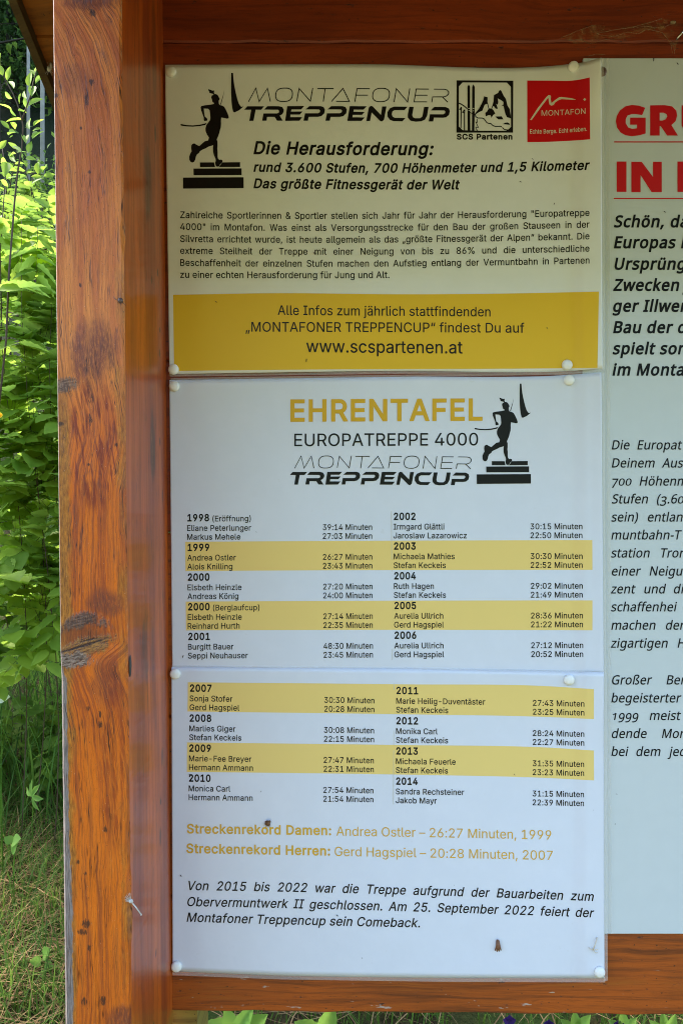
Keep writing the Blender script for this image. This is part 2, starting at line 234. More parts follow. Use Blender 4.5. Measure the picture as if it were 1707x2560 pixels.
(99,109,[[57,-2,48,-2,40,1,32,5,26,10,20,16,15,23,12,32,10,41,9,52,10,62,12,72,15,80,20,88,26,94,32,99,40,103,48,105,57,106,62,106,67,105,72,104,76,102,80,100,84,98,88,95,91,92,94,89,96,85,98,81,100,76,83,72,82,75,81,77,80,80,78,82,76,84,74,86,72,87,69,88,67,89,64,90,60,91,57,91,51,90,45,88,40,85,36,81,32,77,30,71,28,65,27,58,26,52,27,45,28,38,30,32,32,27,36,22,40,18,45,15,51,13,57,13,60,13,64,13,67,14,70,15,72,17,75,18,77,20,79,22,80,24,82,27,83,29,84,32,100,28,98,24,96,19,94,15,91,12,88,9,84,6,80,3,76,1,72,0,67,-1,62,-2]]),
(100,117,[[54,-2,45,-2,38,1,31,4,24,9,19,16,15,23,12,32,10,41,9,52,10,62,12,72,15,81,19,88,25,94,31,99,38,103,45,105,54,106,60,105,65,104,70,103,73,100,76,98,79,95,81,92,83,90,84,88,86,88,86,140,102,140,102,0,86,0,86,16,84,16,83,14,81,11,79,9,76,6,73,3,69,1,65,-1,60,-2],[56,13,62,13,68,15,72,18,76,22,80,26,82,32,84,38,85,45,86,52,85,60,84,66,82,72,80,78,77,82,72,86,68,89,62,90,56,91,50,90,45,89,40,86,36,82,32,77,30,72,28,66,27,59,26,52,27,45,28,38,30,32,32,27,36,22,40,18,45,15,50,13]]),
(101,111,[[58,-2,49,-2,40,1,32,5,25,10,20,16,15,23,12,32,10,41,9,51,10,62,12,71,15,80,20,87,25,94,32,99,39,103,47,105,56,106,62,105,68,105,73,103,78,101,83,98,88,94,92,89,95,84,98,78,100,70,102,62,102,53,102,47,21,47,21,61,93,61,85,56,85,62,84,68,82,74,79,79,76,83,72,86,68,89,62,90,56,91,50,90,45,89,40,86,36,83,33,79,30,74,28,69,27,64,26,58,26,49,27,42,28,35,30,29,33,24,37,20,42,17,47,15,52,13,58,13,63,13,66,13,70,15,73,16,76,18,79,20,81,23,83,26,84,29,100,25,98,20,96,15,92,11,88,7,83,4,78,1,72,-1,65,-2]]),
(102,70,[[63,104,63,90,2,90,2,104],[22,0,22,119,23,124,24,129,26,134,29,137,33,140,37,143,42,144,47,145,52,146,55,146,58,145,61,145,64,144,65,144,67,143,63,129,62,129,61,130,59,130,58,130,56,130,54,130,49,130,45,129,42,127,41,124,39,120,39,115,39,0]]),
(103,117,[[57,-41,50,-41,43,-40,37,-38,31,-36,27,-33,23,-30,19,-27,16,-23,14,-19,28,-11,29,-13,31,-16,33,-18,36,-20,39,-22,42,-24,47,-26,51,-27,57,-27,65,-26,72,-24,78,-21,82,-16,85,-9,86,-2,86,19,84,19,83,17,81,14,79,11,76,9,73,6,69,4,65,3,60,2,54,1,46,2,38,4,31,7,25,12,20,18,15,25,12,33,10,42,9,53,10,63,12,72,15,81,19,88,25,94,31,99,38,103,46,105,54,106,60,105,65,104,70,103,74,100,77,98,79,95,81,92,83,90,85,88,86,88,86,104,103,104,103,-2,102,-11,100,-18,96,-25,92,-30,86,-34,80,-37,73,-40,65,-41],[56,16,62,17,68,18,73,21,77,24,80,28,83,33,84,39,86,46,86,53,86,60,84,67,83,73,80,78,77,82,73,86,68,89,62,90,56,91,50,90,45,89,40,86,36,82,32,77,30,72,28,66,27,60,26,53,27,46,28,40,30,34,33,29,36,24,40,21,45,18,50,17]]),
(104,113,[[31,62,31,0,14,0,14,140,31,140,31,79,28,79,32,88,36,95,42,100,48,103,55,105,63,106,69,105,76,104,81,101,86,98,90,94,94,88,96,82,98,75,98,66,98,0,81,0,81,65,81,72,79,79,75,84,70,88,65,90,58,91,53,90,48,89,44,87,41,85,37,82,35,78,33,73,32,68]]),
(105,46,[[14,0,14,104,31,104,31,0],[23,122,20,122,17,123,15,125,13,127,12,130,11,133,12,136,13,139,15,141,17,143,20,144,23,144,26,144,29,143,31,141,33,139,34,136,35,133,34,130,33,127,31,125,29,123,26,122]]),
(106,46,[[14,104,31,104,31,-8,31,-14,30,-20,28,-25,25,-29,22,-33,18,-36,13,-38,7,-39,1,-39,-3,-39,-3,-24,1,-24,5,-23,8,-22,11,-20,13,-17,14,-13,14,-8],[23,122,20,122,17,123,15,125,13,127,12,130,11,133,12,136,13,139,15,141,17,143,20,144,23,144,26,144,29,143,31,141,33,139,34,136,35,133,34,130,33,127,31,125,29,123,26,122]]),
(107,105,[[30,38,30,58,33,58,78,104,99,104,51,55,49,55],[14,0,14,140,31,140,31,0],[81,0,41,51,53,63,102,0]]),
(108,52,[[38,-1,31,0,25,2,20,6,17,10,15,16,14,23,14,140,31,140,31,27,31,23,32,20,33,17,35,16,37,15,40,14,42,14,43,14,44,14,45,15,46,15,47,15,50,1,48,0,46,0,44,0,42,0,40,-1]]),
(109,168,[[14,0,14,104,31,104,31,81,30,81,31,87,34,91,36,95,40,99,43,101,47,103,52,105,56,106,60,106,68,105,74,103,79,99,83,94,86,88,88,81,86,81,88,86,90,90,93,94,96,98,100,101,105,103,110,105,115,106,120,106,126,106,132,105,137,102,141,99,145,95,149,90,151,85,153,78,153,70,153,0,136,0,136,70,136,77,134,82,130,86,126,89,121,90,115,91,111,91,107,90,103,88,100,86,97,83,95,80,94,76,93,72,92,68,92,0,75,0,75,72,75,77,73,82,70,86,65,89,60,90,55,91,51,91,47,90,43,88,40,86,37,83,35,80,33,76,32,71,31,65,31,0]]),
(110,113,[[31,62,31,0,14,0,14,104,31,104,31,79,28,79,32,88,36,95,42,100,48,103,55,105,63,106,69,105,76,104,81,101,86,98,90,94,94,88,96,82,98,75,98,66,98,0,81,0,81,65,81,72,79,79,75,84,70,88,65,90,58,91,53,90,48,89,44,87,41,85,37,82,35,78,33,73,32,68]]),
(111,114,[[57,-2,48,-2,40,1,32,5,26,10,20,16,15,23,12,32,10,41,9,52,10,62,12,72,15,80,20,88,26,94,32,99,40,103,48,105,57,106,66,105,75,103,82,99,89,94,94,88,99,80,102,72,104,62,105,52,104,41,102,32,99,23,94,16,89,10,82,5,75,1,66,-2],[57,13,64,13,69,15,74,18,79,22,82,27,85,32,86,38,87,45,88,52,87,58,86,65,85,71,82,77,79,81,74,85,69,88,64,90,57,91,51,90,45,88,40,85,36,81,32,77,30,71,28,65,27,58,26,52,27,45,28,38,30,32,32,27,36,22,40,18,45,15,51,13]]),
(112,117,[[14,-39,14,104,31,104,31,88,33,88,34,90,36,92,38,95,40,98,43,100,47,103,52,104,57,105,63,106,71,105,79,103,86,99,92,94,98,88,102,81,105,72,107,62,107,52,107,41,105,32,102,23,98,16,92,9,86,4,79,1,72,-2,63,-2,57,-2,52,-1,47,1,44,3,41,6,38,9,36,11,34,14,33,16,31,16,31,-39],[61,13,67,13,72,15,77,18,81,22,84,27,87,32,89,38,90,45,90,52,90,59,89,66,87,72,84,77,81,82,77,86,72,89,67,90,61,91,54,90,49,89,44,86,40,82,37,78,34,72,33,66,31,60,31,52,31,45,33,38,34,32,37,26,40,22,44,18,49,15,55,13]]),
(114,71,[[14,0,14,104,31,104,31,88,32,88,34,93,38,97,42,101,47,104,53,105,59,106,60,106,61,106,63,106,67,106,67,89,66,89,65,89,63,89,61,89,59,90,57,90,52,89,48,88,44,87,40,84,37,81,35,78,33,74,32,70,31,65,31,0]]),
(115,100,[[50,-2,43,-2,37,-1,31,1,26,3,21,7,17,10,14,15,11,20,10,26,26,29,28,24,30,20,34,17,39,14,44,13,50,12,57,13,62,15,67,17,71,20,73,24,74,28,73,32,72,35,70,37,67,40,63,41,58,43,41,47,32,49,25,53,20,57,16,62,14,68,13,75,13,81,15,86,18,91,22,95,26,99,32,102,38,104,44,105,51,106,58,105,64,104,70,103,75,100,79,97,82,93,85,89,87,85,89,80,74,76,72,80,70,84,67,87,63,89,58,91,52,92,46,91,40,90,36,87,33,84,31,80,30,76,30,73,32,70,34,67,37,65,42,63,47,61,63,58,72,55,79,51,84,47,88,42,90,36,91,29,91,23,89,18,86,13,82,9,77,5,72,2,65,0,58,-2]]),
(116,63,[[56,104,56,90,2,90,2,104],[18,130,35,130,35,27,35,23,36,19,37,17,40,15,43,14,47,14,48,14,49,14,51,14,53,14,54,15,56,15,59,0,57,0,55,0,53,-1,51,-1,48,-1,46,-1,38,0,31,2,25,6,21,11,19,18,18,26]]),
(117,113,[[50,-1,43,-1,37,1,32,3,27,6,22,11,19,16,16,23,15,30,14,38,14,104,31,104,31,40,32,32,34,26,38,21,42,17,48,15,55,14,60,14,64,15,69,17,72,20,75,23,78,27,80,31,81,36,81,42,81,104,98,104,98,0,82,0,82,25,85,25,81,17,76,10,71,5,64,1,58,-1]]),
(118,107,[[45,0,5,104,23,104,45,43,48,36,50,30,51,24,53,18,55,12,57,6,51,6,52,12,54,18,56,24,58,30,59,36,62,43,84,104,102,104,62,0]]),
(119,156,[[38,0,6,104,24,104,37,59,39,52,40,45,42,38,44,29,46,21,48,11,45,11,47,20,49,29,51,37,53,45,55,52,57,59,69,104,87,104,100,59,101,52,103,45,105,37,107,29,109,21,111,11,108,11,110,21,112,29,114,37,116,45,117,52,119,59,132,104,150,104,118,0,101,0,88,47,84,62,83,67,81,72,80,77,76,93,80,93,76,77,75,72,74,67,72,62,71,57,70,52,68,47,55,0]]),
(120,104,[[6,0,47,60,47,47,8,104,28,104,41,84,44,79,47,74,49,70,52,65,54,61,57,57,48,57,51,61,53,65,56,70,58,74,61,79,64,84,78,104,97,104,57,46,57,59,98,0,79,0,64,23,60,28,58,33,55,37,53,42,50,46,48,50,56,50,54,46,51,42,49,37,47,33,44,28,41,23,25,0]]),
(121,107,[[13,-38,17,-24,20,-24,23,-25,26,-25,29,-24,31,-24,34,-22,36,-20,38,-18,40,-14,41,-10,45,0,5,104,23,104,45,43,48,36,50,30,51,24,53,18,55,12,57,6,51,6,52,12,54,18,56,24,58,30,59,36,62,43,84,104,102,104,56,-16,54,-21,51,-26,49,-29,45,-33,42,-35,38,-37,34,-39,30,-40,25,-40,22,-40,20,-40,18,-39,16,-39,14,-39]]),
(122,105,[[11,0,11,13,70,88,70,89,13,89,13,104,92,104,92,91,35,17,35,16,93,16,93,0]]),
(223,121,[[34,100,34,0,17,0,17,100,18,113,21,123,27,131,35,137,44,141,54,142,60,141,66,140,72,138,77,136,82,132,86,127,89,122,91,116,91,108,91,104,90,100,89,97,88,94,87,91,85,89,83,86,82,84,80,82,79,80,79,78,79,75,79,72,80,69,82,66,84,64,87,62,90,59,93,57,96,54,100,52,103,49,105,45,108,42,110,38,111,33,111,28,110,22,109,16,106,12,103,8,99,4,93,2,88,0,81,-1,74,-2,68,-2,62,-1,57,0,52,2,48,4,45,6,52,20,54,19,57,18,60,16,63,15,68,14,73,14,79,14,84,15,88,18,92,21,93,24,94,29,94,32,93,35,91,38,88,41,86,43,83,46,79,48,76,51,73,53,70,56,67,59,65,62,63,66,62,70,61,75,61,79,62,82,63,84,65,87,66,89,68,91,70,93,71,95,73,97,74,100,75,103,75,107,74,113,72,118,69,122,64,124,60,126,54,126,48,126,43,123,39,120,36,115,34,108]]),
(228,107,[[44,-2,38,-2,32,-1,26,1,21,4,17,8,13,12,10,17,9,23,8,30,9,35,10,40,12,44,15,48,18,51,21,53,25,55,30,57,34,58,39,59,44,60,49,61,55,61,60,62,64,62,68,63,71,64,73,65,75,66,76,68,76,70,76,71,76,75,75,78,73,82,71,84,69,87,66,89,62,90,58,91,54,91,49,91,45,90,41,89,38,87,35,85,32,83,30,80,29,78,28,75,11,80,14,86,17,91,22,95,26,99,31,101,37,103,42,105,48,106,53,106,57,106,61,105,66,104,70,103,74,101,79,99,82,96,86,93,89,88,91,83,92,76,93,69,93,0,76,0,76,14,75,14,74,12,72,9,69,7,67,4,63,2,59,0,55,-1,50,-2],[47,12,53,13,58,14,63,16,67,19,70,22,72,26,74,30,75,34,76,38,76,52,75,51,73,51,71,50,69,49,66,49,64,48,61,48,58,47,55,47,48,46,44,46,41,45,37,44,34,42,31,40,28,38,27,36,26,33,25,29,26,25,27,22,28,20,30,18,33,16,36,14,39,13,43,13],[72,122,69,122,66,123,64,125,62,127,61,130,61,133,61,136,62,138,64,141,66,143,69,144,72,144,75,144,77,143,80,141,82,138,83,136,83,133,83,130,82,127,80,125,77,123,75,122],[32,122,29,122,27,123,24,125,23,127,22,130,21,133,22,136,23,138,24,141,27,143,29,144,32,144,35,144,38,143,40,141,42,138,43,136,43,133,43,130,42,127,40,125,38,123,35,122]]),
(246,114,[[57,-2,48,-2,40,1,32,5,26,10,20,16,15,23,12,32,10,41,9,52,10,62,12,72,15,80,20,88,26,94,32,99,40,103,48,105,57,106,66,105,75,103,82,99,89,94,94,88,99,80,102,72,104,62,105,52,104,41,102,32,99,23,94,16,89,10,82,5,75,1,66,-2],[57,13,64,13,69,15,74,18,79,22,82,27,85,32,86,38,87,45,88,52,87,58,86,65,85,71,82,77,79,81,74,85,69,88,64,90,57,91,51,90,45,88,40,85,36,81,32,77,30,71,28,65,27,58,26,52,27,45,28,38,30,32,32,27,36,22,40,18,45,15,51,13],[77,122,74,122,71,123,69,125,67,127,66,130,66,133,66,136,67,138,69,141,71,143,74,144,77,144,80,144,82,143,85,141,87,138,88,136,88,133,88,130,87,127,85,125,82,123,80,122],[37,122,34,122,32,123,29,125,28,127,26,130,26,133,26,136,28,138,29,141,32,143,34,144,37,144,40,144,43,143,45,141,47,138,48,136,48,133,48,130,47,127,45,125,43,123,40,122]]),
(252,113,[[50,-1,43,-1,37,1,32,3,27,6,22,11,19,16,16,23,15,30,14,38,14,104,31,104,31,40,32,32,34,26,38,21,42,17,48,15,55,14,60,14,64,15,69,17,72,20,75,23,78,27,80,31,81,36,81,42,81,104,98,104,98,0,82,0,82,25,85,25,81,17,76,10,71,5,64,1,58,-1],[76,122,73,122,71,123,68,125,66,127,65,130,65,133,65,136,66,138,68,141,71,143,73,144,76,144,79,144,82,143,84,141,86,138,87,136,87,133,87,130,86,127,84,125,82,123,79,122],[37,122,34,122,31,123,29,125,27,127,26,130,25,133,26,136,27,138,29,141,31,143,34,144,37,144,40,144,42,143,44,141,46,138,47,136,48,133,47,130,46,127,44,125,42,123,40,122]]),
(8211,96,[[96,67,96,52,0,52,0,67]]),
(8220,83,[[14,88,29,140,42,140,33,88],[48,88,63,140,75,140,67,88]]),
(8222,79,[[11,-33,19,20,38,20,23,-33],[44,-33,53,20,72,20,57,-33]]),
 ],
 'N': [
(32,51,[]),
(40,59,[[8,54,8,64,9,75,11,85,13,95,16,105,20,114,25,123,31,132,37,140,53,140,45,127,38,114,32,99,28,85,26,69,25,54,26,44,27,34,28,24,31,14,34,5,38,-5,42,-14,47,-23,53,-31,37,-31,31,-23,25,-15,20,-6,16,3,13,13,11,23,9,33,8,43]]),
(41,59,[[51,54,51,43,50,33,48,23,46,13,42,3,39,-6,34,-15,28,-23,22,-31,6,-31,12,-23,17,-14,21,-5,25,5,28,14,30,24,32,34,33,44,34,54,33,64,32,74,30,85,28,94,25,104,21,114,17,123,12,132,6,140,22,140,28,132,34,123,39,114,42,105,46,95,48,85,50,75,51,64]]),
(44,53,[[38,21,36,16,35,11,33,6,31,0,29,-5,27,-10,25,-15,23,-20,21,-25,8,-25,9,-20,11,-15,12,-9,13,-4,14,2,15,8,16,13,17,18,18,23,36,23]]),
(45,63,[[8,45,8,60,55,60,55,45]]),
(46,53,[[14,11,15,15,16,18,18,21,20,22,23,23,26,24,29,23,32,22,35,21,37,18,38,15,38,11,38,6,37,3,35,0,32,-1,29,-2,26,-3,23,-2,20,-1,18,0,16,3,15,6]]),
(48,112,[[103,70,102,59,101,49,100,40,98,31,95,24,92,17,88,11,83,7,77,3,71,0,64,-1,56,-2,46,-1,37,2,30,7,24,13,19,22,15,31,12,43,10,56,10,70,10,85,12,98,14,109,18,119,23,127,29,134,37,138,45,141,56,142,66,141,74,138,82,134,88,127,93,119,97,109,100,98,102,85],[27,70,27,58,28,47,30,38,32,30,35,24,39,19,44,16,49,13,56,13,62,13,68,16,73,19,77,24,80,30,82,38,84,47,85,58,85,70,85,82,84,93,82,102,80,110,77,116,73,121,68,125,62,127,56,127,49,127,44,125,39,121,35,116,32,110,30,102,28,93,27,82]]),
(49,112,[[70,0,53,0,53,98,53,101,53,105,53,107,53,110,53,112,53,115,54,122,52,120,50,118,48,117,41,111,26,99,17,111,55,140,70,140]]),
(50,112,[[102,0,9,0,9,14,46,51,53,58,59,64,64,70,68,76,72,81,75,86,77,92,78,98,79,104,78,111,76,117,72,121,67,125,61,127,54,127,47,127,41,126,36,124,31,121,26,118,20,114,11,125,15,129,19,131,23,134,28,136,32,138,37,140,43,141,48,142,54,142,62,141,70,140,76,137,82,134,87,130,91,125,94,119,96,112,96,105,96,98,94,91,92,84,88,78,84,71,79,65,74,59,67,52,60,45,31,16,102,16]]),
(51,112,[[97,107,96,101,95,96,93,91,90,87,87,83,83,80,78,77,73,75,68,74,68,73,78,71,86,67,93,62,97,56,100,48,101,40,100,32,98,25,95,18,91,12,85,7,78,3,69,0,59,-1,47,-2,40,-2,33,-1,27,0,21,1,15,3,9,6,9,22,15,19,21,17,28,15,35,14,41,13,47,13,59,13,68,16,75,20,79,25,82,32,83,40,82,46,81,50,78,54,75,58,70,60,65,62,59,64,52,65,44,65,30,65,30,80,44,80,51,80,58,81,63,83,68,85,72,89,75,92,77,96,79,101,79,106,78,112,76,118,72,122,67,125,61,127,54,127,49,127,44,127,40,126,36,125,32,123,29,122,25,120,22,118,18,116,10,127,15,131,21,135,28,138,36,140,44,141,53,142,67,141,78,138,86,132,92,125,95,117]]),
(54,112,[[11,60,11,68,12,76,12,84,14,91,16,99,18,106,21,113,25,119,30,125,35,130,41,134,48,137,56,140,65,141,75,142,78,142,81,142,84,142,87,141,90,141,92,140,92,125,90,126,87,127,84,127,81,128,78,128,75,128,67,127,59,126,53,123,47,120,42,116,39,111,35,105,33,99,31,93,30,86,29,79,28,71,29,71,31,74,34,77,37,80,40,82,44,84,48,85,52,87,57,87,62,88,70,87,77,85,84,83,89,79,94,74,98,68,101,61,102,54,103,45,102,36,101,27,97,20,93,13,88,8,82,4,75,1,67,-1,58,-2,52,-2,46,0,40,2,34,5,29,8,25,13,21,19,17,25,14,32,12,41,11,50],[58,13,66,13,73,16,78,20,82,27,85,35,86,45,85,53,83,60,79,66,74,71,67,73,59,74,53,74,48,72,43,70,39,68,35,64,32,61,30,57,29,53,28,48,28,44,29,40,30,36,32,32,33,28,36,24,39,21,42,18,45,16,49,14,53,13]]),
(55,112,[[27,0,84,124,9,124,9,140,103,140,103,127,46,0]]),
(57,112,[[102,80,102,72,101,64,100,56,99,49,97,41,95,34,91,27,88,21,83,15,78,10,72,6,65,3,57,0,48,-1,38,-2,35,-2,32,-2,29,-1,25,-1,22,-1,20,0,20,15,22,14,25,13,28,13,31,12,34,12,37,12,46,13,53,14,60,17,65,20,70,24,74,29,77,34,80,40,82,47,83,54,84,61,85,69,83,69,81,66,79,63,76,60,73,58,69,56,65,55,61,53,56,53,50,52,42,53,35,55,29,57,23,61,19,66,15,72,12,78,10,86,10,95,10,104,12,112,15,120,20,127,25,132,31,136,38,139,46,141,55,142,61,142,67,140,73,138,79,135,84,131,88,127,92,121,96,115,98,107,100,99,102,90],[55,127,47,127,40,124,35,119,30,113,28,105,27,95,28,87,30,79,33,74,39,69,45,67,54,66,60,66,65,68,70,70,74,72,78,76,81,79,83,83,84,87,85,92,84,96,84,100,83,104,81,108,79,112,77,116,74,119,71,122,68,124,64,126,59,127]]),
(65,125,[[107,0,90,43,35,43,18,0,0,0,55,141,71,141,125,0],[69,101,69,103,68,105,67,107,66,110,65,113,64,116,64,118,63,121,62,122,60,114,60,112,59,109,58,107,56,101,40,59,85,59]]),
(66,127,[[59,140,75,139,88,137,99,132,106,126,111,117,112,105,112,100,111,95,109,91,107,87,104,83,100,80,96,78,91,76,85,74,85,73,91,72,97,70,101,68,106,65,110,62,113,58,115,53,116,47,117,40,116,32,114,25,111,18,107,13,101,8,94,5,86,2,78,1,68,0,19,0,19,140],[63,80,73,81,82,83,87,86,91,91,93,96,94,103,93,110,90,116,86,120,79,123,71,124,60,125,37,125,37,80],[37,66,37,15,65,15,76,16,85,18,91,22,95,27,97,34,98,41,98,46,97,50,95,54,92,58,89,60,84,63,78,64,72,65,64,66]]),
(68,143,[[131,71,130,57,127,43,122,32,116,22,107,14,97,8,86,4,73,1,58,0,19,0,19,140,62,140,76,139,88,137,99,132,108,126,116,118,123,109,127,98,130,86],[113,71,112,82,110,93,106,101,102,109,96,115,88,119,80,122,70,124,60,125,37,125,37,15,56,15,73,17,87,21,98,29,106,40,111,54]]),
(69,109,[[97,0,19,0,19,140,97,140,97,125,37,125,37,81,94,81,94,65,37,65,37,15,97,15]]),
(70,102,[[37,0,19,0,19,140,97,140,97,125,37,125,37,75,94,75,94,59,37,59]]),
(71,143,[[80,74,128,74,128,5,121,3,113,1,105,0,97,-1,88,-2,79,-2,65,-1,53,2,42,7,33,13,26,22,20,32,15,43,13,56,12,70,13,84,16,97,21,108,27,118,35,126,45,133,57,138,70,141,85,142,92,142,100,141,107,140,114,138,120,136,126,134,120,118,114,121,109,122,103,124,97,125,90,126,84,126,73,126,63,123,55,120,48,114,41,108,37,100,33,91,31,81,30,70,31,59,33,49,36,40,40,33,46,26,53,20,61,17,71,14,83,13,89,13,94,14,99,14,103,15,107,16,111,17,111,58,80,58]]),
(72,145,[[126,0,108,0,108,65,37,65,37,0,19,0,19,140,37,140,37,81,108,81,108,140,126,140]]),
(73,66,[[58,0,8,0,8,10,24,14,24,126,8,130,8,140,58,140,58,130,42,126,42,14,58,10]]),
(77,178,[[81,0,35,123,34,123,34,120,34,117,35,113,35,109,35,104,35,100,35,95,35,90,35,85,35,0,19,0,19,140,45,140,88,25,89,25,133,140,159,140,159,0,141,0,141,86,141,91,141,95,142,100,142,104,142,108,142,112,142,116,143,120,143,123,142,123,95,0]]),
(78,149,[[130,0,109,0,35,116,34,116,34,113,34,110,34,106,35,92,35,88,35,83,35,78,35,0,19,0,19,140,39,140,114,24,115,24,114,34,114,47,114,52,114,57,114,61,114,140,130,140]]),
(79,153,[[141,70,141,60,139,50,137,41,134,32,130,25,125,18,119,12,112,7,105,3,96,0,87,-1,77,-2,66,-1,57,0,48,3,40,7,34,12,28,18,23,25,19,32,16,41,14,50,12,60,12,70,13,84,15,97,19,108,25,118,32,126,40,133,51,138,63,141,77,142,90,141,102,138,112,133,121,126,128,118,134,108,138,97,140,84],[31,70,31,59,33,49,35,40,39,32,44,25,51,20,58,16,67,14,77,13,87,14,95,16,103,20,109,25,114,32,118,40,120,49,122,59,123,70,121,87,118,100,112,112,103,120,91,125,77,127,67,126,58,124,51,120,44,115,39,108,35,100,33,92,31,81]]),
(82,122,[[58,140,69,140,78,138,86,136,93,132,99,128,103,122,106,116,108,109,109,100,108,93,107,87,105,82,102,77,98,73,94,70,90,67,85,65,81,63,119,0,98,0,65,58,37,58,37,0,19,0,19,140],[57,125,37,125,37,73,58,73,68,73,76,76,83,80,87,85,90,91,90,99,90,105,89,110,87,114,84,117,80,120,76,122,70,124,64,124]]),
(83,108,[[98,37,98,30,96,22,92,16,88,11,82,6,75,3,67,0,58,-1,48,-2,43,-2,38,-2,33,-1,29,-1,24,0,20,1,17,2,13,3,10,5,10,22,15,20,21,18,28,16,35,14,42,14,49,13,56,14,62,15,67,16,71,18,75,21,77,24,79,28,80,32,81,36,80,40,79,44,78,47,75,51,72,53,68,56,62,59,56,62,48,65,42,67,37,69,32,72,28,75,24,77,21,81,18,84,16,88,14,92,13,96,12,101,12,106,12,113,14,120,17,125,22,130,27,134,33,138,40,140,48,141,56,142,64,142,71,141,78,140,84,138,90,136,95,134,90,119,85,121,79,123,74,124,68,126,62,126,56,126,51,126,46,125,41,124,38,122,35,120,33,117,31,114,30,110,30,106,30,102,31,98,33,94,35,91,38,88,42,86,47,83,53,81,60,78,68,75,75,72,81,68,86,64,91,60,94,56,96,50,98,44]]),
(84,109,[[63,0,46,0,46,125,2,125,2,140,107,140,107,125,63,125]]),
(85,143,[[125,49,125,40,123,31,120,23,115,16,109,10,102,5,93,1,83,-1,71,-2,55,0,42,4,31,12,24,23,19,35,18,50,18,140,35,140,35,49,36,39,39,30,44,23,52,18,61,14,72,13,80,14,87,15,93,18,97,21,101,26,104,31,106,36,108,43,108,49,108,140,125,140]]),
(90,112,[[105,0,7,0,7,13,81,124,10,124,10,140,103,140,103,127,29,16,105,16]]),
(97,110,[[56,107,68,106,78,103,85,98,90,92,93,83,94,72,94,0,82,0,78,15,77,15,74,11,71,8,68,5,65,3,61,1,57,0,53,-1,48,-2,42,-2,36,-2,30,0,25,1,21,4,17,7,13,12,11,17,9,23,9,29,10,39,15,47,21,53,31,58,44,61,59,63,77,63,77,70,77,77,75,84,72,88,67,91,62,92,55,93,50,93,45,92,40,90,35,89,30,87,26,85,21,98,25,100,31,102,37,104,43,106,50,107],[62,51,50,50,41,48,34,45,30,40,28,35,27,29,27,24,29,19,32,16,36,14,41,12,46,12,54,13,62,15,68,19,73,25,76,33,77,42,77,51]]),
(98,121,[[34,113,34,108,34,104,34,100,33,97,33,94,33,91,34,91,37,95,41,99,46,102,52,105,59,106,66,107,79,105,89,101,98,93,105,83,108,69,110,53,109,41,107,31,104,22,100,15,95,9,89,4,82,1,75,-1,66,-2,59,-1,52,0,46,3,41,6,37,9,34,13,33,13,29,0,17,0,17,149,34,149],[64,93,57,92,51,91,46,88,42,85,39,81,37,75,35,69,34,62,34,53,34,52,35,40,37,31,40,23,46,17,54,13,64,12,73,14,80,17,85,23,89,31,91,41,92,53,91,65,89,75,85,83,80,88,72,91]]),
(99,94,[[59,-2,50,-1,42,1,34,4,27,8,22,14,17,21,14,30,11,40,11,52,12,64,14,75,17,84,22,91,28,97,35,101,43,105,51,106,60,107,65,107,70,106,75,105,80,104,84,103,88,101,82,87,79,88,75,89,71,90,67,91,63,92,60,92,53,91,47,90,42,87,38,84,35,80,32,74,30,68,29,60,29,52,29,44,30,37,32,31,35,25,38,21,42,17,47,15,52,13,59,13,64,13,69,14,74,15,78,16,82,17,86,19,86,4,82,2,78,1,74,0,70,-1,65,-2]]),
(100,121,[[54,-2,42,0,31,4,23,12,16,22,12,36,11,52,12,69,16,83,23,93,31,101,42,106,54,107,59,107,64,106,68,105,72,103,76,102,79,99,82,97,84,94,87,92,88,92,87,99,87,102,87,105,87,107,87,149,104,149,104,0,90,0,87,14,84,11,82,8,79,6,76,4,72,2,68,0,64,-1,59,-2],[57,12,67,13,74,16,80,21,84,29,86,38,87,49,87,52,86,64,84,74,80,82,75,88,67,92,56,93,48,92,41,88,36,82,32,73,29,64,29,52,29,40,32,31,36,23,41,17,48,14]]),
(101,111,[[57,107,66,106,74,104,80,101,86,97,91,91,95,85,98,77,100,69,101,60,101,49,29,49,30,38,33,29,38,22,44,17,52,14,62,13,69,13,74,14,80,15,85,16,90,18,96,20,96,5,91,3,85,1,80,0,74,-1,68,-2,61,-2,52,-1,43,1,35,4,28,9,22,15,17,22,14,31,11,41,11,52,11,63,13,73,17,81,21,89,26,95,33,100,40,104,48,106],[57,93,49,92,43,89,38,85,33,79,31,72,29,63,83,63,82,69,81,74,80,79,78,83,75,86,71,89,67,91,63,93]]),
(102,67,[[65,92,39,92,39,0,21,0,21,92,3,92,3,100,21,106,21,112,22,120,23,128,25,134,28,139,32,143,37,146,43,148,49,150,55,150,60,150,63,150,67,149,70,148,73,147,76,146,71,133,69,134,67,134,64,135,61,135,59,136,56,136,50,135,46,133,43,130,41,126,39,119,39,112,39,105,65,105]]),
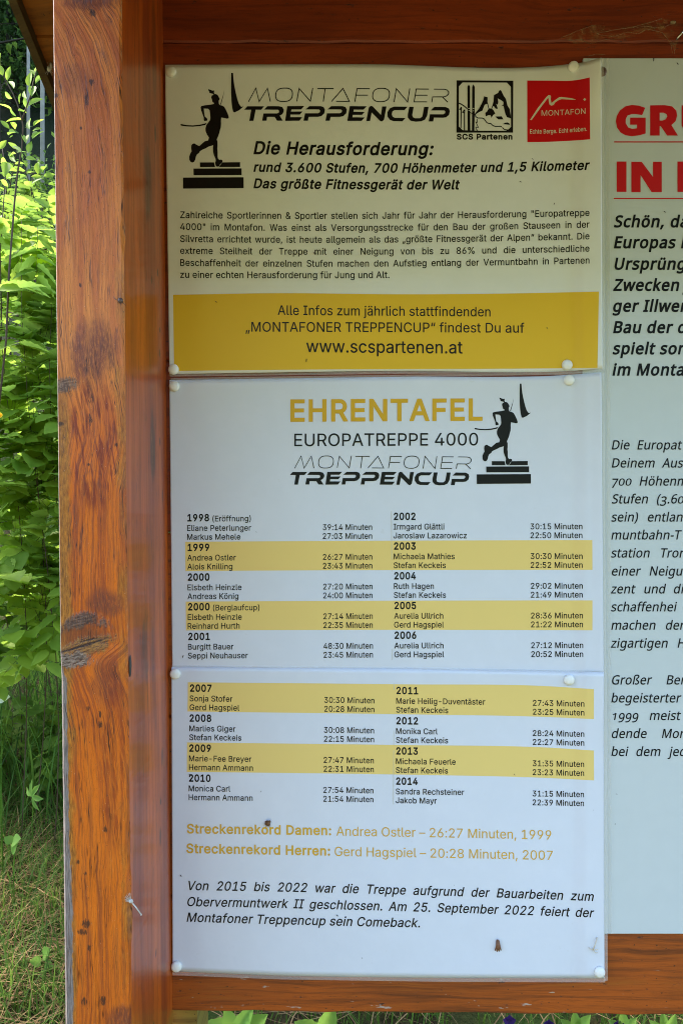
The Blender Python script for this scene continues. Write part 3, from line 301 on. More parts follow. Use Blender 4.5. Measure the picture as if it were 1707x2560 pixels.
(103,121,[[54,107,61,107,67,105,73,103,78,100,83,96,87,91,88,91,90,105,104,105,104,-2,103,-11,102,-19,99,-27,95,-33,90,-38,83,-42,76,-45,67,-46,57,-47,49,-47,43,-46,36,-45,30,-44,24,-42,19,-40,19,-25,24,-27,30,-29,36,-31,43,-32,50,-33,58,-33,66,-32,73,-29,79,-25,83,-19,86,-12,87,-3,87,1,87,3,87,5,87,8,87,10,87,12,87,14,83,9,78,5,73,2,67,0,61,-2,54,-2,42,0,31,4,22,12,16,23,12,36,11,52,12,68,16,81,22,92,31,100,41,105],[56,93,51,92,46,90,41,88,37,84,34,80,32,74,30,68,29,60,29,52,29,40,32,30,36,22,41,17,48,13,57,12,62,12,66,13,70,14,74,16,77,18,80,21,82,24,84,28,85,32,86,37,87,42,87,48,87,52,87,61,86,69,84,75,81,81,78,85,74,88,69,91,63,92]]),
(104,121,[[34,105,34,103,34,100,34,98,33,95,33,93,33,91,34,91,37,94,39,97,43,100,46,102,50,104,54,105,58,106,62,107,67,107,75,106,82,105,88,103,93,100,98,96,101,90,103,84,105,77,105,68,105,0,88,0,88,67,88,75,86,81,83,86,78,90,72,92,65,93,57,92,51,91,46,88,42,85,39,80,37,75,35,69,34,62,34,54,34,0,17,0,17,149,34,149]]),
(105,51,[[34,105,34,0,17,0,17,105],[25,145,28,144,30,143,32,142,34,140,35,137,35,134,35,130,34,127,32,125,30,124,28,123,25,123,23,123,20,124,18,125,17,127,16,130,15,134,16,137,17,140,18,142,20,143,23,144]]),
(106,51,[[4,-47,1,-47,-2,-47,-4,-46,-7,-46,-9,-45,-11,-45,-11,-31,-9,-31,-7,-32,-5,-32,-3,-32,0,-33,2,-33,6,-32,10,-31,13,-29,15,-26,16,-22,17,-16,17,105,34,105,34,-16,34,-22,33,-28,31,-33,28,-37,25,-40,21,-43,16,-45,11,-47],[15,134,16,137,17,140,18,142,20,143,23,144,25,145,28,144,30,143,32,142,34,140,35,137,35,134,35,130,34,127,32,125,30,124,28,123,25,123,23,123,20,124,18,125,17,127,16,130]]),
(107,105,[[34,71,34,69,34,66,33,63,33,54,34,54,35,55,36,57,37,59,42,65,44,67,45,68,46,70,80,105,100,105,57,60,103,0,82,0,46,49,34,39,34,0,17,0,17,149,34,149]]),
(108,51,[[34,0,17,0,17,149,34,149]]),
(109,183,[[132,107,143,106,152,103,159,98,164,91,166,81,167,68,167,0,150,0,150,68,150,75,148,81,145,86,141,90,136,92,129,93,120,92,113,89,107,84,104,77,101,68,101,58,101,0,84,0,84,68,83,73,82,77,81,81,79,85,77,88,74,90,71,91,67,92,62,93,55,92,50,91,45,88,42,85,39,80,37,75,35,69,34,62,34,55,34,0,17,0,17,105,31,105,33,91,34,91,37,94,39,97,42,100,46,102,49,104,53,105,57,106,61,107,65,107,73,107,80,105,85,103,90,99,94,95,97,89,98,89,102,95,107,99,113,103,119,105,125,107]]),
(110,121,[[67,107,79,106,88,103,96,98,101,91,104,81,105,68,105,0,88,0,88,67,88,75,86,81,83,86,78,90,72,92,65,93,54,91,46,88,41,83,37,75,35,66,34,55,34,0,17,0,17,105,31,105,33,91,34,91,37,94,40,97,43,100,46,102,50,104,54,105,59,106,63,107]]),
(111,119,[[108,53,108,44,107,37,105,30,102,23,99,17,95,12,90,8,85,4,79,2,73,0,66,-2,59,-2,52,-2,46,0,40,2,34,4,29,8,25,12,21,17,17,23,14,30,12,37,11,44,11,53,11,64,13,74,17,82,21,90,27,96,34,101,41,104,50,106,60,107,69,106,77,104,85,101,92,96,97,90,102,82,105,74,107,64],[29,53,29,45,30,38,32,31,34,26,38,21,42,17,47,15,53,13,59,12,66,13,72,15,77,17,81,21,84,26,87,31,89,38,90,45,90,53,90,61,89,68,87,74,84,80,81,84,77,88,72,90,66,92,59,93,49,91,42,88,36,82,32,74,29,64]]),
(112,121,[[67,107,79,106,89,101,98,94,105,83,108,69,110,53,109,41,107,31,104,23,100,15,95,9,89,4,82,1,75,-1,66,-2,61,-2,57,-1,52,0,48,2,45,4,41,6,39,8,36,11,34,13,33,13,33,11,33,8,34,5,34,2,34,-1,34,-4,34,-47,17,-47,17,105,31,105,33,91,34,91,36,94,39,96,41,99,45,101,48,103,52,105,56,106,61,107],[64,93,57,92,51,91,46,89,43,85,39,81,37,76,35,71,34,64,34,56,34,53,34,45,35,37,37,31,39,25,42,21,46,17,51,14,57,13,64,12,70,13,75,15,80,18,83,22,87,26,89,32,91,38,92,45,92,53,91,64,89,74,85,82,80,88,72,91]]),
(114,81,[[66,107,68,107,70,107,72,107,74,107,76,106,78,106,76,90,74,90,72,91,70,91,68,91,66,91,65,91,61,91,57,90,53,89,49,87,46,85,43,82,40,78,38,75,36,71,35,66,34,61,34,56,34,0,17,0,17,105,31,105,33,86,34,86,36,90,39,93,42,97,45,100,48,102,52,104,57,106,61,107]]),
(115,94,[[85,29,85,23,83,17,80,12,76,8,71,4,65,2,59,0,51,-2,43,-2,36,-2,30,-1,24,0,19,1,14,3,10,5,10,20,15,18,20,16,25,15,31,13,37,12,44,12,51,12,58,14,63,16,66,19,68,23,68,27,68,30,67,32,66,35,64,37,62,39,59,41,54,43,49,45,43,48,36,50,30,53,25,56,21,58,17,62,14,65,12,69,10,74,10,79,11,87,15,94,21,100,29,104,38,106,49,107,56,107,62,106,67,105,73,104,78,102,83,100,77,86,73,88,68,90,63,91,58,92,53,93,48,93,42,93,36,91,32,90,29,87,27,84,26,80,27,77,28,75,29,73,31,71,34,69,38,67,42,65,47,63,54,60,60,58,66,55,71,53,75,50,79,47,81,43,83,39,85,34]]),
(116,71,[[52,12,54,12,57,12,60,13,62,13,65,14,66,14,66,1,64,0,62,0,59,-1,55,-2,52,-2,49,-2,43,-2,38,-1,34,1,29,3,26,7,22,11,20,16,19,23,18,31,18,92,3,92,3,100,18,107,25,129,35,129,35,105,66,105,66,92,35,92,35,31,36,25,37,20,40,17,43,14,47,13]]),
(117,121,[[105,105,105,0,90,0,88,14,87,14,85,10,82,7,78,5,75,3,71,1,67,0,63,-1,58,-2,54,-2,46,-2,39,0,33,2,27,5,23,9,20,15,17,21,16,28,15,36,15,105,33,105,33,37,34,30,35,24,39,19,43,15,49,13,56,12,64,13,70,14,75,17,79,20,82,24,84,30,86,36,87,43,87,50,87,105]]),
(119,154,[[85,59,82,68,81,70,81,73,80,75,78,82,78,84,78,86,77,87,76,87,76,86,76,84,75,82,74,75,73,73,73,70,72,67,71,65,70,62,69,59,51,0,31,0,2,105,20,105,35,49,36,45,37,42,37,38,38,34,39,30,40,27,41,23,41,20,41,18,42,18,43,20,43,22,44,24,45,31,46,34,46,36,47,39,48,42,49,44,49,46,68,105,87,105,105,46,108,36,108,33,109,30,110,27,111,23,111,21,112,18,113,18,113,20,113,23,114,26,115,30,116,33,117,37,118,41,119,45,120,49,134,105,152,105,123,0,103,0]]),
(121,100,[[0,105,19,105,41,45,43,42,44,38,45,35,46,32,47,29,48,26,49,23,50,20,50,17,51,17,52,20,53,25,55,30,56,35,58,40,60,45,81,105,100,105,55,-15,52,-21,49,-26,46,-32,42,-36,38,-40,34,-43,29,-45,23,-47,16,-47,13,-47,11,-47,8,-47,6,-46,4,-46,2,-45,2,-32,4,-32,5,-32,7,-33,9,-33,12,-33,14,-33,18,-33,21,-32,24,-31,27,-29,30,-27,32,-24,34,-21,36,-18,37,-14,43,0]]),
(122,92,[[85,0,8,0,8,11,64,92,11,92,11,105,83,105,83,92,27,13,85,13]]),
(223,124,[[102,121,102,117,101,113,100,109,98,106,95,103,93,100,90,98,87,96,85,94,82,91,80,89,78,87,76,85,75,83,75,81,75,79,75,78,76,76,77,75,79,73,81,71,84,69,88,66,92,63,97,60,101,57,104,54,107,51,110,47,112,44,114,39,115,35,115,30,114,23,113,17,110,12,107,7,103,4,97,1,92,0,85,-2,78,-2,73,-2,67,-1,62,0,58,1,54,3,50,5,50,20,52,19,55,18,58,16,61,15,64,14,68,13,71,12,74,12,78,12,84,12,90,14,93,16,96,20,98,24,98,29,98,32,97,35,96,37,95,40,93,42,91,44,88,47,84,49,80,52,75,56,70,59,67,62,64,65,62,68,60,70,59,73,58,76,58,80,59,84,59,87,61,90,63,93,65,95,68,98,70,100,73,102,76,104,78,106,80,109,82,111,84,114,85,117,85,120,84,125,82,129,78,132,73,134,67,135,60,136,56,135,51,135,47,134,43,132,40,130,38,127,36,124,34,120,34,115,34,0,17,0,17,115,17,123,19,130,22,135,27,140,32,144,38,147,45,148,52,150,60,150,68,150,76,149,82,147,88,144,93,141,97,137,100,133,102,127]]),
(246,119,[[108,53,108,44,107,37,105,30,102,23,99,17,95,12,90,8,85,4,79,2,73,0,66,-2,59,-2,52,-2,46,0,40,2,34,4,29,8,25,12,21,17,17,23,14,30,12,37,11,44,11,53,11,64,13,74,17,82,21,90,27,96,34,101,41,104,50,106,60,107,69,106,77,104,85,101,92,96,97,90,102,82,105,74,107,64],[29,53,29,45,30,38,32,31,34,26,38,21,42,17,47,15,53,13,59,12,66,13,72,15,77,17,81,21,84,26,87,31,89,38,90,45,90,53,90,61,89,68,87,74,84,80,81,84,77,88,72,90,66,92,59,93,49,91,42,88,36,82,32,74,29,64],[32,134,32,137,33,139,35,141,37,142,39,143,41,143,44,143,46,142,48,141,49,139,50,137,50,134,50,131,49,128,48,126,46,125,44,124,41,124,39,124,37,125,35,126,33,128,32,131],[69,134,69,137,70,139,71,141,73,142,75,143,78,143,80,143,82,142,84,141,86,139,87,137,87,134,87,131,86,128,84,126,82,125,80,124,78,124,75,124,73,125,71,126,70,128,69,131]]),
(252,121,[[105,105,105,0,90,0,88,14,87,14,85,10,82,7,78,5,75,3,71,1,67,0,63,-1,58,-2,54,-2,46,-2,39,0,33,2,27,5,23,9,20,15,17,21,16,28,15,36,15,105,33,105,33,37,34,30,35,24,39,19,43,15,49,13,56,12,64,13,70,14,75,17,79,20,82,24,84,30,86,36,87,43,87,50,87,105],[33,134,33,137,34,139,36,141,38,142,40,143,42,143,45,143,47,142,49,141,50,139,51,137,52,134,51,131,50,128,49,126,47,125,45,124,42,124,40,124,38,125,36,126,34,128,33,131],[70,134,70,137,71,139,73,141,75,142,77,143,79,143,81,143,84,142,85,141,87,139,88,137,88,134,88,131,87,128,85,126,84,125,81,124,79,124,77,124,75,125,73,126,71,128,70,131]]),
 ],
}

# ------------------------------------------------------------------ lettering: glyph outlines as polygons
def decode(k):
    return {chr(c): (a, [list(zip(q[0::2], q[1::2])) for q in cs]) for c, a, cs in GLYPHS[k]}
FONT = {k: decode(k) for k in GLYPHS}
A_ = FONT['A']
def patch(ch, pts): A_[ch] = (A_[ch][0], [pts[::-1]])
patch('Z', [(8,0),(8,15),(85,124),(13,124),(13,140),(108,140),(108,126),(31,16),(110,16),(110,0)][::-1])
patch('w', [(38,0),(4,104),(22,104),(47,24),(70,104),(87,104),(110,24),(134,104),(151,104),(118,0),(101,0),(78.5,80),(55,0)][::-1])
patch('v', [(45,0),(5,104),(23,104),(53.5,18),(84,104),(102,104),(62,0)][::-1])
patch('W', [(43,0),(5,140),(24,140),(53,25),(85,140),(104,140),(136,25),(166,140),(184,140),(146,0),(126,0),(94.5,115),(63,0)][::-1])

def area(p): return 0.5 * sum(p[i-1][0]*p[i][1] - p[i][0]*p[i-1][1] for i in range(len(p)))

def offset(poly, d):
    n = len(poly); out = []
    for i in range(n):
        a, b, c = (Vector(poly[(i+k) % n]) for k in (-1, 0, 1))
        e1, e2 = (b - a), (c - b)
        if e1.length < 1e-6 or e2.length < 1e-6: out.append(tuple(b)); continue
        n1 = Vector((-e1.y, e1.x)).normalized(); n2 = Vector((-e2.y, e2.x)).normalized()
        m = n1 + n2
        if m.length < 0.3: out.append(tuple(b)); continue
        m.normalize(); k = min(1.8, 1 / max(0.3, m.dot(n1)))
        out.append(tuple(b + m * d * k))
    return out

def winding(p, poly):
    x, y = p; w_ = 0
    for i in range(len(poly)):
        (x0, y0), (x1, y1) = poly[i-1], poly[i]
        if (y0 <= y) != (y1 <= y):
            t = (y - y0) / (y1 - y0)
            if x < x0 + t * (x1 - x0): w_ += 1 if y1 > y0 else -1
    return w_

def fill(polys):
    """triangles of the union (non-zero winding) of closed polygons"""
    V, E = [], []
    for p in polys:
        n = len(V); V += [Vector(q) for q in p]; E += [(n + i, n + (i + 1) % len(p)) for i in range(len(p))]
    v2, _, f2 = delaunay_2d_cdt(V, E, [], 0, 1e-5)[:3]
    T = []
    for f in f2:
        c = (sum(v2[i].x for i in f) / len(f), sum(v2[i].y for i in f) / len(f))
        if sum(winding(c, p) for p in polys) != 0: T.append(tuple(f))
    return [(v.x, v.y) for v in v2], T

def ccw(p): return p if area(p) > 0 else p[::-1]
def cw(p): return ccw(p)[::-1]

_cache = {}
def glyph(font, ch, bold):
    k = (font, ch, bold)
    if k not in _cache:
        adv, cs = FONT[font].get(ch, FONT[font][' '])
        if cs and bold:
            big = max(cs, key=lambda c: abs(area(c))); s = -1 if area(big) > 0 else 1
            cs = [offset(c, s * bold) for c in cs]
        _cache[k] = (adv + bold * 1.6, fill(cs) if cs else ([], []))
    return _cache[k]

class Print:
    """print laid on a curved sheet: everything is given in photo pixels on that sheet"""
    def __init__(s, surf): s.surf = surf; s.V = []; s.F = []
    def add(s, V, T):
        n = len(s.V); s.V += V; s.F += [tuple(i + n for i in t) for t in T]
    def poly(s, *polys, holes=()):
        s.add(*fill([ccw(list(p)) for p in polys] + [cw(list(h)) for h in holes]))
    def stroke(s, pts, wd, closed=False):
        pts = [Vector(p) for p in pts]; n = len(pts); L_, R_ = [], []
        for i, p in enumerate(pts):
            a = pts[i-1] if (i or closed) else p; b = pts[(i+1) % n] if (i < n-1 or closed) else p
            d1 = (p - a).normalized() if (p - a).length else (b - p).normalized()
            d2 = (b - p).normalized() if (b - p).length else d1
            n1 = Vector((-d1.y, d1.x)); n2 = Vector((-d2.y, d2.x)); m = (n1 + n2)
            m = m.normalized() if m.length > .2 else n1
            k = min(2.2, 1 / max(.3, m.dot(n1))) * wd / 2
            L_.append(tuple(p + m * k)); R_.append(tuple(p - m * k))
        N = len(s.V); s.V += L_ + R_
        for i in range(n if closed else n - 1):
            j = (i + 1) % n; s.F.append((N+i, N+j, N+n+j, N+n+i))
    def grid(s, top, bot, n=24, m=4):
        """band between two polylines given left to right"""
        N = len(s.V); xs = [np.linspace(q[0][0], q[-1][0], n + 1) for q in (top, bot)]
        ys = [curve(q, x) for q, x in zip((top, bot), xs)]
        for r in range(m + 1):
            t = r / m
            for i in range(n + 1):
                s.V.append((xs[0][i]*(1-t)+xs[1][i]*t, ys[0][i]*(1-t)+ys[1][i]*t))
        for r in range(m):
            for i in range(n): s.F.append((N+r*(n+1)+i, N+r*(n+1)+i+1, N+(r+1)*(n+1)+i+1, N+(r+1)*(n+1)+i))
    def text(s, body, base, cap, font='A', bold=0.0, shear=0.0, xs=None, just=False, old=False, fit=True):
        """base: [(x,y) start .. end]; without an end the width follows xs"""
        sy = cap / 140; x0 = base[0][0]
        adv = [glyph(font, c, bold)[0] for c in body]
        if body.endswith(' '): pass
        vis = [c for c in body]
        last = body[-1]; lv = glyph(font, last, bold)[1][0]
        rsb = adv[-1] - max(v[0] for v in lv) if lv else 0
        fv = glyph(font, body[0], bold)[1][0]; lsb = min(v[0] for v in fv) if fv else 0
        nat = sum(adv) - rsb - lsb; sp = 0.0
        if len(base) > 1 and fit:
            want = base[-1][0] - x0 - (shear * 100 * sy if False else 0)
            if just and xs:
                sp = (want / (sy * xs) - nat) / max(1, body.count(' ')); sx = sy * xs
            else: sx = want / nat
        else: sx = sy * (xs or 1.0)
        x = -lsb
        for c, a in zip(body, adv):
            V, T = glyph(font, c, bold)[1]
            if V:
                ky, ko = 1.0, 0.0
                if old and c in '012': ky = 0.76
                if old and c in '34579': ko = -34
                out = []
                for vx, vy in V:
                    yy = vy * ky + ko
                    X = x0 + (x + vx) * sx + shear * yy * sy
                    out.append((X, yy * sy))
                out = [(X, curve1(base, X) - Y) for X, Y in out]
                s.add(out, T)
            x += a + (sp if c == ' ' else 0)
        return x0 + x * sx
    def build(s, name, mat, parent, lift=0.0003):
        return mesh_obj(name, [s.surf(x, y, lift) for x, y in s.V], s.F, mat, parent)

def curve1(b, x):
    if len(b) == 1: return b[0][1]
    return float(curve(b, np.array([x]))[0])
def curve(b, x):
    b = np.array(b, float)
    if len(b) == 2: return b[0,1] + (b[1,1]-b[0,1]) * (x-b[0,0]) / (b[1,0]-b[0,0])
    if len(b) == 3:
        (a0, a1), (b0, b1), (c0, c1) = b
        return a1*(x-b0)*(x-c0)/((a0-b0)*(a0-c0)) + b1*(x-a0)*(x-c0)/((b0-a0)*(b0-c0)) + c1*(x-a0)*(x-b0)/((c0-a0)*(c0-b0))
    # smooth interpolation through four or more points
    xi = b[:,0]; yi = b[:,1]; m = np.gradient(yi, xi)
    k = np.clip(np.searchsorted(xi, x) - 1, 0, len(xi) - 2); h = xi[k+1]-xi[k]; t = np.clip((x - xi[k]) / h, 0, 1)
    return (2*t**3-3*t**2+1)*yi[k] + (t**3-2*t**2+t)*h*m[k] + (-2*t**3+3*t**2)*yi[k+1] + (t**3-t**2)*h*m[k+1]

# ------------------------------------------------------------------ wood
def px_coords(nb, depth):
    """photo-pixel-like coordinates of a surface at a given depth: 1 unit is about a third of a millimetre"""
    x, y, z = nb.xyz(nb.obj())
    return x * (F / depth) + 853.5, (ZC - z) * (F / depth) + 1280.0, y

def wood_post_front():
    nb = NB('weathered_varnished_wood'); u, v, _ = px_coords(nb, 0.581)
    u = u - (131 + (v * (29 / 2560)))                      # from the leaning left edge
    n1 = nb.noise(nb.vec(u * .02, v * .006), 1, 3)
    # growth rings: bent at the top and again below the big knot
    b1 = nb.math('EXPONENT', (v - 60) * (-1 / 150)) * 78
    below = nb.sm(v, 1600, 1680)
    b2 = nb.math('EXPONENT', (v - 1660) * (-1 / 110)) * 62 * below
    b3 = nb.math('EXPONENT', nb.math('POWER', nb.math('ABSOLUTE', (v - 1060) / 110), 2.0) * -1.0) * 30
    ph = u + nb.math('MINIMUM', b1, 110.0) + b2 - b3 + n1 * 26
    streak = nb.noise(nb.vec(ph * .16, v * .0028), 1, 4, .6)
    broad = nb.noise(nb.vec(ph * .03, v * .0016, 3.0), 1, 3, .5)
    fine = nb.noise(nb.vec(ph * .30, v * .010, 7.0), 1, 5, .8)
    ring = nb.math('SINE', ph * .60 + nb.noise(nb.vec(u * .02, v * .004, 9.0), 1, 2) * 5)
    ringm = nb.sm(ring, .25, 1.0) * nb.sm(v, 430, 120) * nb.sm(u, 15, 40) * .8
    low_ = nb.sm(v, 850, 1100)
    c = nb.mix(nb.sm(broad, .36, .64), nb.mix(low_, lin(224, 136, 60), lin(210, 106, 20)), nb.mix(low_, lin(196, 104, 46), lin(174, 78, 22)))
    c = nb.mix(nb.sm(streak, .42, .70) * (.42 + low_ * .35), c, lin(136, 60, 24))
    low = nb.sm(v, 900, 1300)
    c = nb.mix(nb.sm(streak, .58, .36) * low * .8, c, lin(212, 102, 10))
    c = nb.mix(ringm * .62, c, lin(116, 54, 26))
    # ochre weathered strips along both edges
    wob = nb.noise(nb.vec(u * .03, v * .01, 5.0), 1, 4, .65)
    och = nb.sm(u + wob * 46, 62, 46) * nb.sm(v, 860, 1080)
    och2 = nb.sm(u + wob * 30, 158, 168) * nb.sm(v, 560, 760)
    mott = nb.noise(nb.vec(u * .22, v * .05), 1, 4, .7)
    ochc = nb.mix(nb.sm(mott, .38, .62), lin(176, 120, 44), lin(120, 82, 30))
    c = nb.mix(nb.math('MAXIMUM', och * .75, och2 * nb.sm(nb.noise(nb.vec(u * .01, v * .005, 41.0), 1, 3), .35, .6) * .6), c, ochc)
    # dark red flame streaks
    fl = nb.sm(nb.noise(nb.vec((u - (v - 1000) * .12) * .10, v * .010, 2.0), 1, 3, .6), .46, .60)
    c = nb.mix(fl * nb.ell(u, v, 92, 1110, 70, 190, wob * .4) * .85, c, lin(120, 40, 20))
    c = nb.mix(fl * nb.ell(u, v, 128, 1830, 40, 330, wob * .4) * .6, c, lin(128, 42, 18))
    # purple-brown blotches of thick old varnish
    for (u0, v0, a, b, k) in ((92, 875, 58, 78, .9), (112, 1505, 44, 34, .9), (96, 2, 64, 26, .95), (150, 2548, 44, 34, .9), (60, 205, 50, 40, .45), (118, 1700, 42, 60, .5)):
        c = nb.mix(nb.ell(u, v, u0, v0, a, b, (wob - .5) * 2.6 + (streak - .5) * 2.4, (.1, 1.6)) * (k * nb.sm(mott, .15, .6)), c, lin(108, 52, 40))
    # broken knot: dark cap, red-brown core, grey splintered patch
    cap = nb.ell(u + (v - 1550) * .3, v + nb.math('POWER', nb.math('ABSOLUTE', u - 70), 2.0) * -.006 + 14, 66, 1562, 64, 20, (wob - .5) * 3.0 + (mott - .5) * 3.0, (.3, 1.3))
    crk = nb.noise(nb.vec(u * .05, (v + u * .22) * .22, 4.0), 1, 5, .75)
    c = nb.mix(nb.ell(u, v, 58, 1590, 66, 36, (wob - .5) * 2 + (mott - .5), (.2, 1.4)) * .9, c, lin(128, 62, 30))
    c = nb.mix(cap * .95, c, nb.mix(nb.sm(crk, .4, .6), lin(48, 34, 30), lin(112, 84, 68)))
    tan = nb.ell(u + (v - 1620) * .5, v + u * .22, 62, 1634, 66, 26, (wob - .5) * 3.0 + (mott - .5) * 3.0, (.4, 1.3))
    c = nb.mix(tan * .9, c, nb.mix(nb.sm(crk, .40, .58), lin(70, 48, 30), lin(168, 118, 52)))
    gp = nb.ell(u, v, 40, 1650, 50, 21, (wob - .5) * 4.0 + (mott - .5) * 3.5, (.5, 1.2))
    c = nb.mix(gp * .95, c, nb.mix(nb.sm(crk, .40, .60), lin(72, 58, 50), lin(158, 140, 124)))
    split = nb.math('ABSOLUTE', v + u * .30 - 1632 + (crk - .5) * 16)
    cr = nb.sm(split, 3.4, 1.2) * nb.sm(u, 128, 100)
    split2 = nb.math('ABSOLUTE', v + u * .16 - 1612 + (wob - .5) * 22)
    cr = nb.math('MAXIMUM', cr, nb.sm(split2, 2.4, .8) * nb.sm(u, 130, 70) * nb.sm(u, 40, 70))
    c = nb.mix(cr * .95, c, lin(26, 16, 12))
    fl2 = nb.ell(u, v, 16, 962, 36, 20, (wob - .5) * 3.5 + (mott - .5) * 3.5, (.3, 1.2))
    c = nb.mix(fl2 * .9, c, nb.mix(nb.sm(crk, .42, .6), lin(74, 58, 50), lin(134, 110, 92)))
    # bare grey wood along the left edge, wide below the knot
    edge = nb.sm(v, 1640, 1720) * 15 + nb.sm(v, 2080, 2200) * 5 + 2.0
    nz = nb.noise(nb.vec(u * .1, v * .02, 8.0), 1, 4, .7)
    gm = nb.sm(u - edge + (nz - .5) * 22 * nb.sm(v, 1600, 1720), 3.0, 0.0)
    gray = nb.mix(nb.noise(nb.vec(u * .5, v * .02), 1, 4, .7, lo=.35, hi=.65), lin(92, 82, 76), lin(150, 138, 130))
    c = nb.mix(gm, c, gray)
    g2 = nb.sm(u + (nz - .5) * 26, 170, 176) * nb.noise(nb.vec(u * .02, v * .006, 1.0), 1, 2, lo=.48, hi=.6)
    c = nb.mix(g2 * .8, c, lin(168, 146, 120))
    # fine fibre, short dark checks, specks and pits
    c = nb.mix(nb.sm(fine, .50, .74) * .62, c, lin(74, 36, 15))
    grit = nb.noise(nb.vec(u * .24, v * .050, 31.0), 1, 5, .85)
    c = nb.mix(nb.sm(grit, .54, .72) * .55, c, lin(66, 36, 18)); c = nb.mix(nb.sm(grit, .44, .30) * .35, c, lin(226, 150, 66))
    fib = nb.noise(nb.vec(ph * .17, v * .004, 27.0), 1, 6, .85)
    c = nb.mix(nb.sm(fib, .52, .66) * .5, c, lin(92, 42, 18)); c = nb.mix(nb.sm(fib, .46, .34) * .30, c, lin(224, 138, 44))
    ckn = nb.noise(nb.vec(ph * .10, v * .0022, 51.0), 1, 3, .6)
    crack = nb.sm(nb.math('ABSOLUTE', ckn - .5), .016, .004) * nb.noise(nb.vec(u * .03, v * .008, 53.0), 1, 2, lo=.46, hi=.60)
    c = nb.mix(crack * .9, c, lin(58, 24, 12))
    chk = nb.sm(nb.noise(nb.vec(ph * .30, v * .018, 12.0), 1, 3, .7), .66, .72) * nb.sm(v, 700, 1000)
    c = nb.mix(chk * .8, c, lin(54, 24, 14))
    pit = nb.sm(nb.noise(nb.vec(u * .34, v * .12, 15.0), 1, 2, .6), .685, .725)
    c = nb.mix(pit * .85, c, lin(44, 26, 20))
    spk = nb.sm(nb.noise(nb.vec(u * .16, v * .06, 19.0), 1, 4, .75), .67, .72)
    c = nb.mix(spk * .8, c, lin(48, 30, 26))
    lsp = nb.sm(nb.noise(nb.vec(u * .42, v * .16, 23.0), 1, 2, .5), .735, .76)
    c = nb.mix(lsp * .7, c, lin(224, 190, 160))
    for (u0, v0, a, b) in ((83, 247, 6, 26), (96, 205, 6, 9), (102, 32, 8, 10), (82, 1050, 6, 14), (78, 1162, 4, 4), (100, 1785, 4, 10), (100, 1812, 5, 9),
                           (70, 1770, 5, 7), (110, 2073, 5, 9), (40, 2155, 5, 6), (60, 2310, 10, 12), (50, 2330, 12, 8), (66, 2370, 5, 9), (52, 2505, 8, 10), (99, 2500, 9, 12), (58, 2185, 4, 6),
                           (6, 238, 8, 7), (88, 430, 4, 5), (68, 320, 4, 4), (62, 713, 3, 6), (148, 1112, 4, 6), (10, 1060, 8, 6)):
        c = nb.mix(nb.ell(u, v, u0, v0, a, b, (mott - .5) * 4.5 + (grit - .5) * 5.0, (.2, 1.3)) * .85, c, lin(40, 26, 26))
    h = fine * .5 + grit * .6 + fib * .6 + streak * .5 + (pit + spk + chk + crack) * -.7 + cr * -2.0 + (tan + gp + cap) * crk * 2.2 + gm * -.5
    nb.bump(h, .55, .0008)
    rough = nb.math('MAXIMUM', nb.math('MAXIMUM', gm, gp) * .8, .42 + (streak - .5) * .3)
    return nb.fin(c, rough, .35)

def wood_post_side():
    nb = NB('glossy_varnished_wood'); x, y, z = nb.xyz(nb.obj())
    d = y * 1000; v = (ZC - z) * 1000                      # millimetres: depth and height
    n1 = nb.noise(nb.vec(d * .02, v * .005), 1, 3)
    ph = d + n1 * 22
    st = nb.noise(nb.vec(ph * .11, v * .0035), 1, 4, .6)
    br = nb.noise(nb.vec(ph * .03, v * .0025, 4.0), 1, 3)
    fine = nb.noise(nb.vec(ph * .8, v * .02, 7.0), 1, 3, .7)
    c = nb.mix(nb.sm(br, .35, .65), lin(192, 88, 16), lin(146, 58, 16))
    c = nb.mix(nb.sm(st, .42, .70) * .55, c, lin(116, 48, 16))
    c = nb.mix(nb.sm(fine, .55, .8) * .4, c, lin(70, 32, 14))
    wob = nb.noise(nb.vec(d * .05, v * .03, 3.0), 1, 3)
    for (d0, v0, a, b, k) in ((-62, -292, 14, 34, .8), (-54, -62, 9, 36, .9), (-86, 118, 12, 30, .85), (-62, 126, 7, 30, .5), (-40, 300, 4, 9, .85), (-34, -352, 5, 9, .9), (-30, -224, 3, 4, 1), (-26, -150, 3, 4, 1),
                              (-28, -66, 3, 5, 1), (-30, 230, 5, 9, .7), (-24, -172, 3, 3, 1), (-36, -430, 9, 60, .6), (-52, -210, 3, 4, .9), (-70, 452, 2.5, 4, 1), (-60, 395, 2.5, 4, 1), (-20, -15, 3, 8, .9), (-38, 268, 3, 3, 1)):
        c = nb.mix(nb.ell(d, v, d0, v0, a, b, (wob - .5) * 2.2 + (st - .5) * 2.5, (.1, 1.4)) * (k * .85), c, lin(58, 34, 22))
    gr = nb.noise(nb.vec(ph * .14, v * .02, 17.0), 1, 5, .85); c = nb.mix(nb.sm(gr, .52, .68) * .6, c, lin(70, 30, 12)); c = nb.mix(nb.sm(gr, .45, .3) * .25, c, lin(214, 140, 60))
    low = nb.sm(v, 478, 492)
    c = nb.mix(low * .5, c, lin(120, 110, 40))  # green light reflected from the grass, painted into the foot of the post
    ck = nb.math('ABSOLUTE', d + 79 + (n1 - .5) * 7)
    c = nb.mix(nb.sm(ck, .7, .2) * nb.sm(v, 60, 100) * nb.sm(v, 260, 190), c, lin(40, 20, 12))
    nb.bump(fine * .4 + st * .6, .25, .0005)
    return nb.fin(c, .42 + (st - .5) * .2, .4, coat=.28, coat_rough=.14)

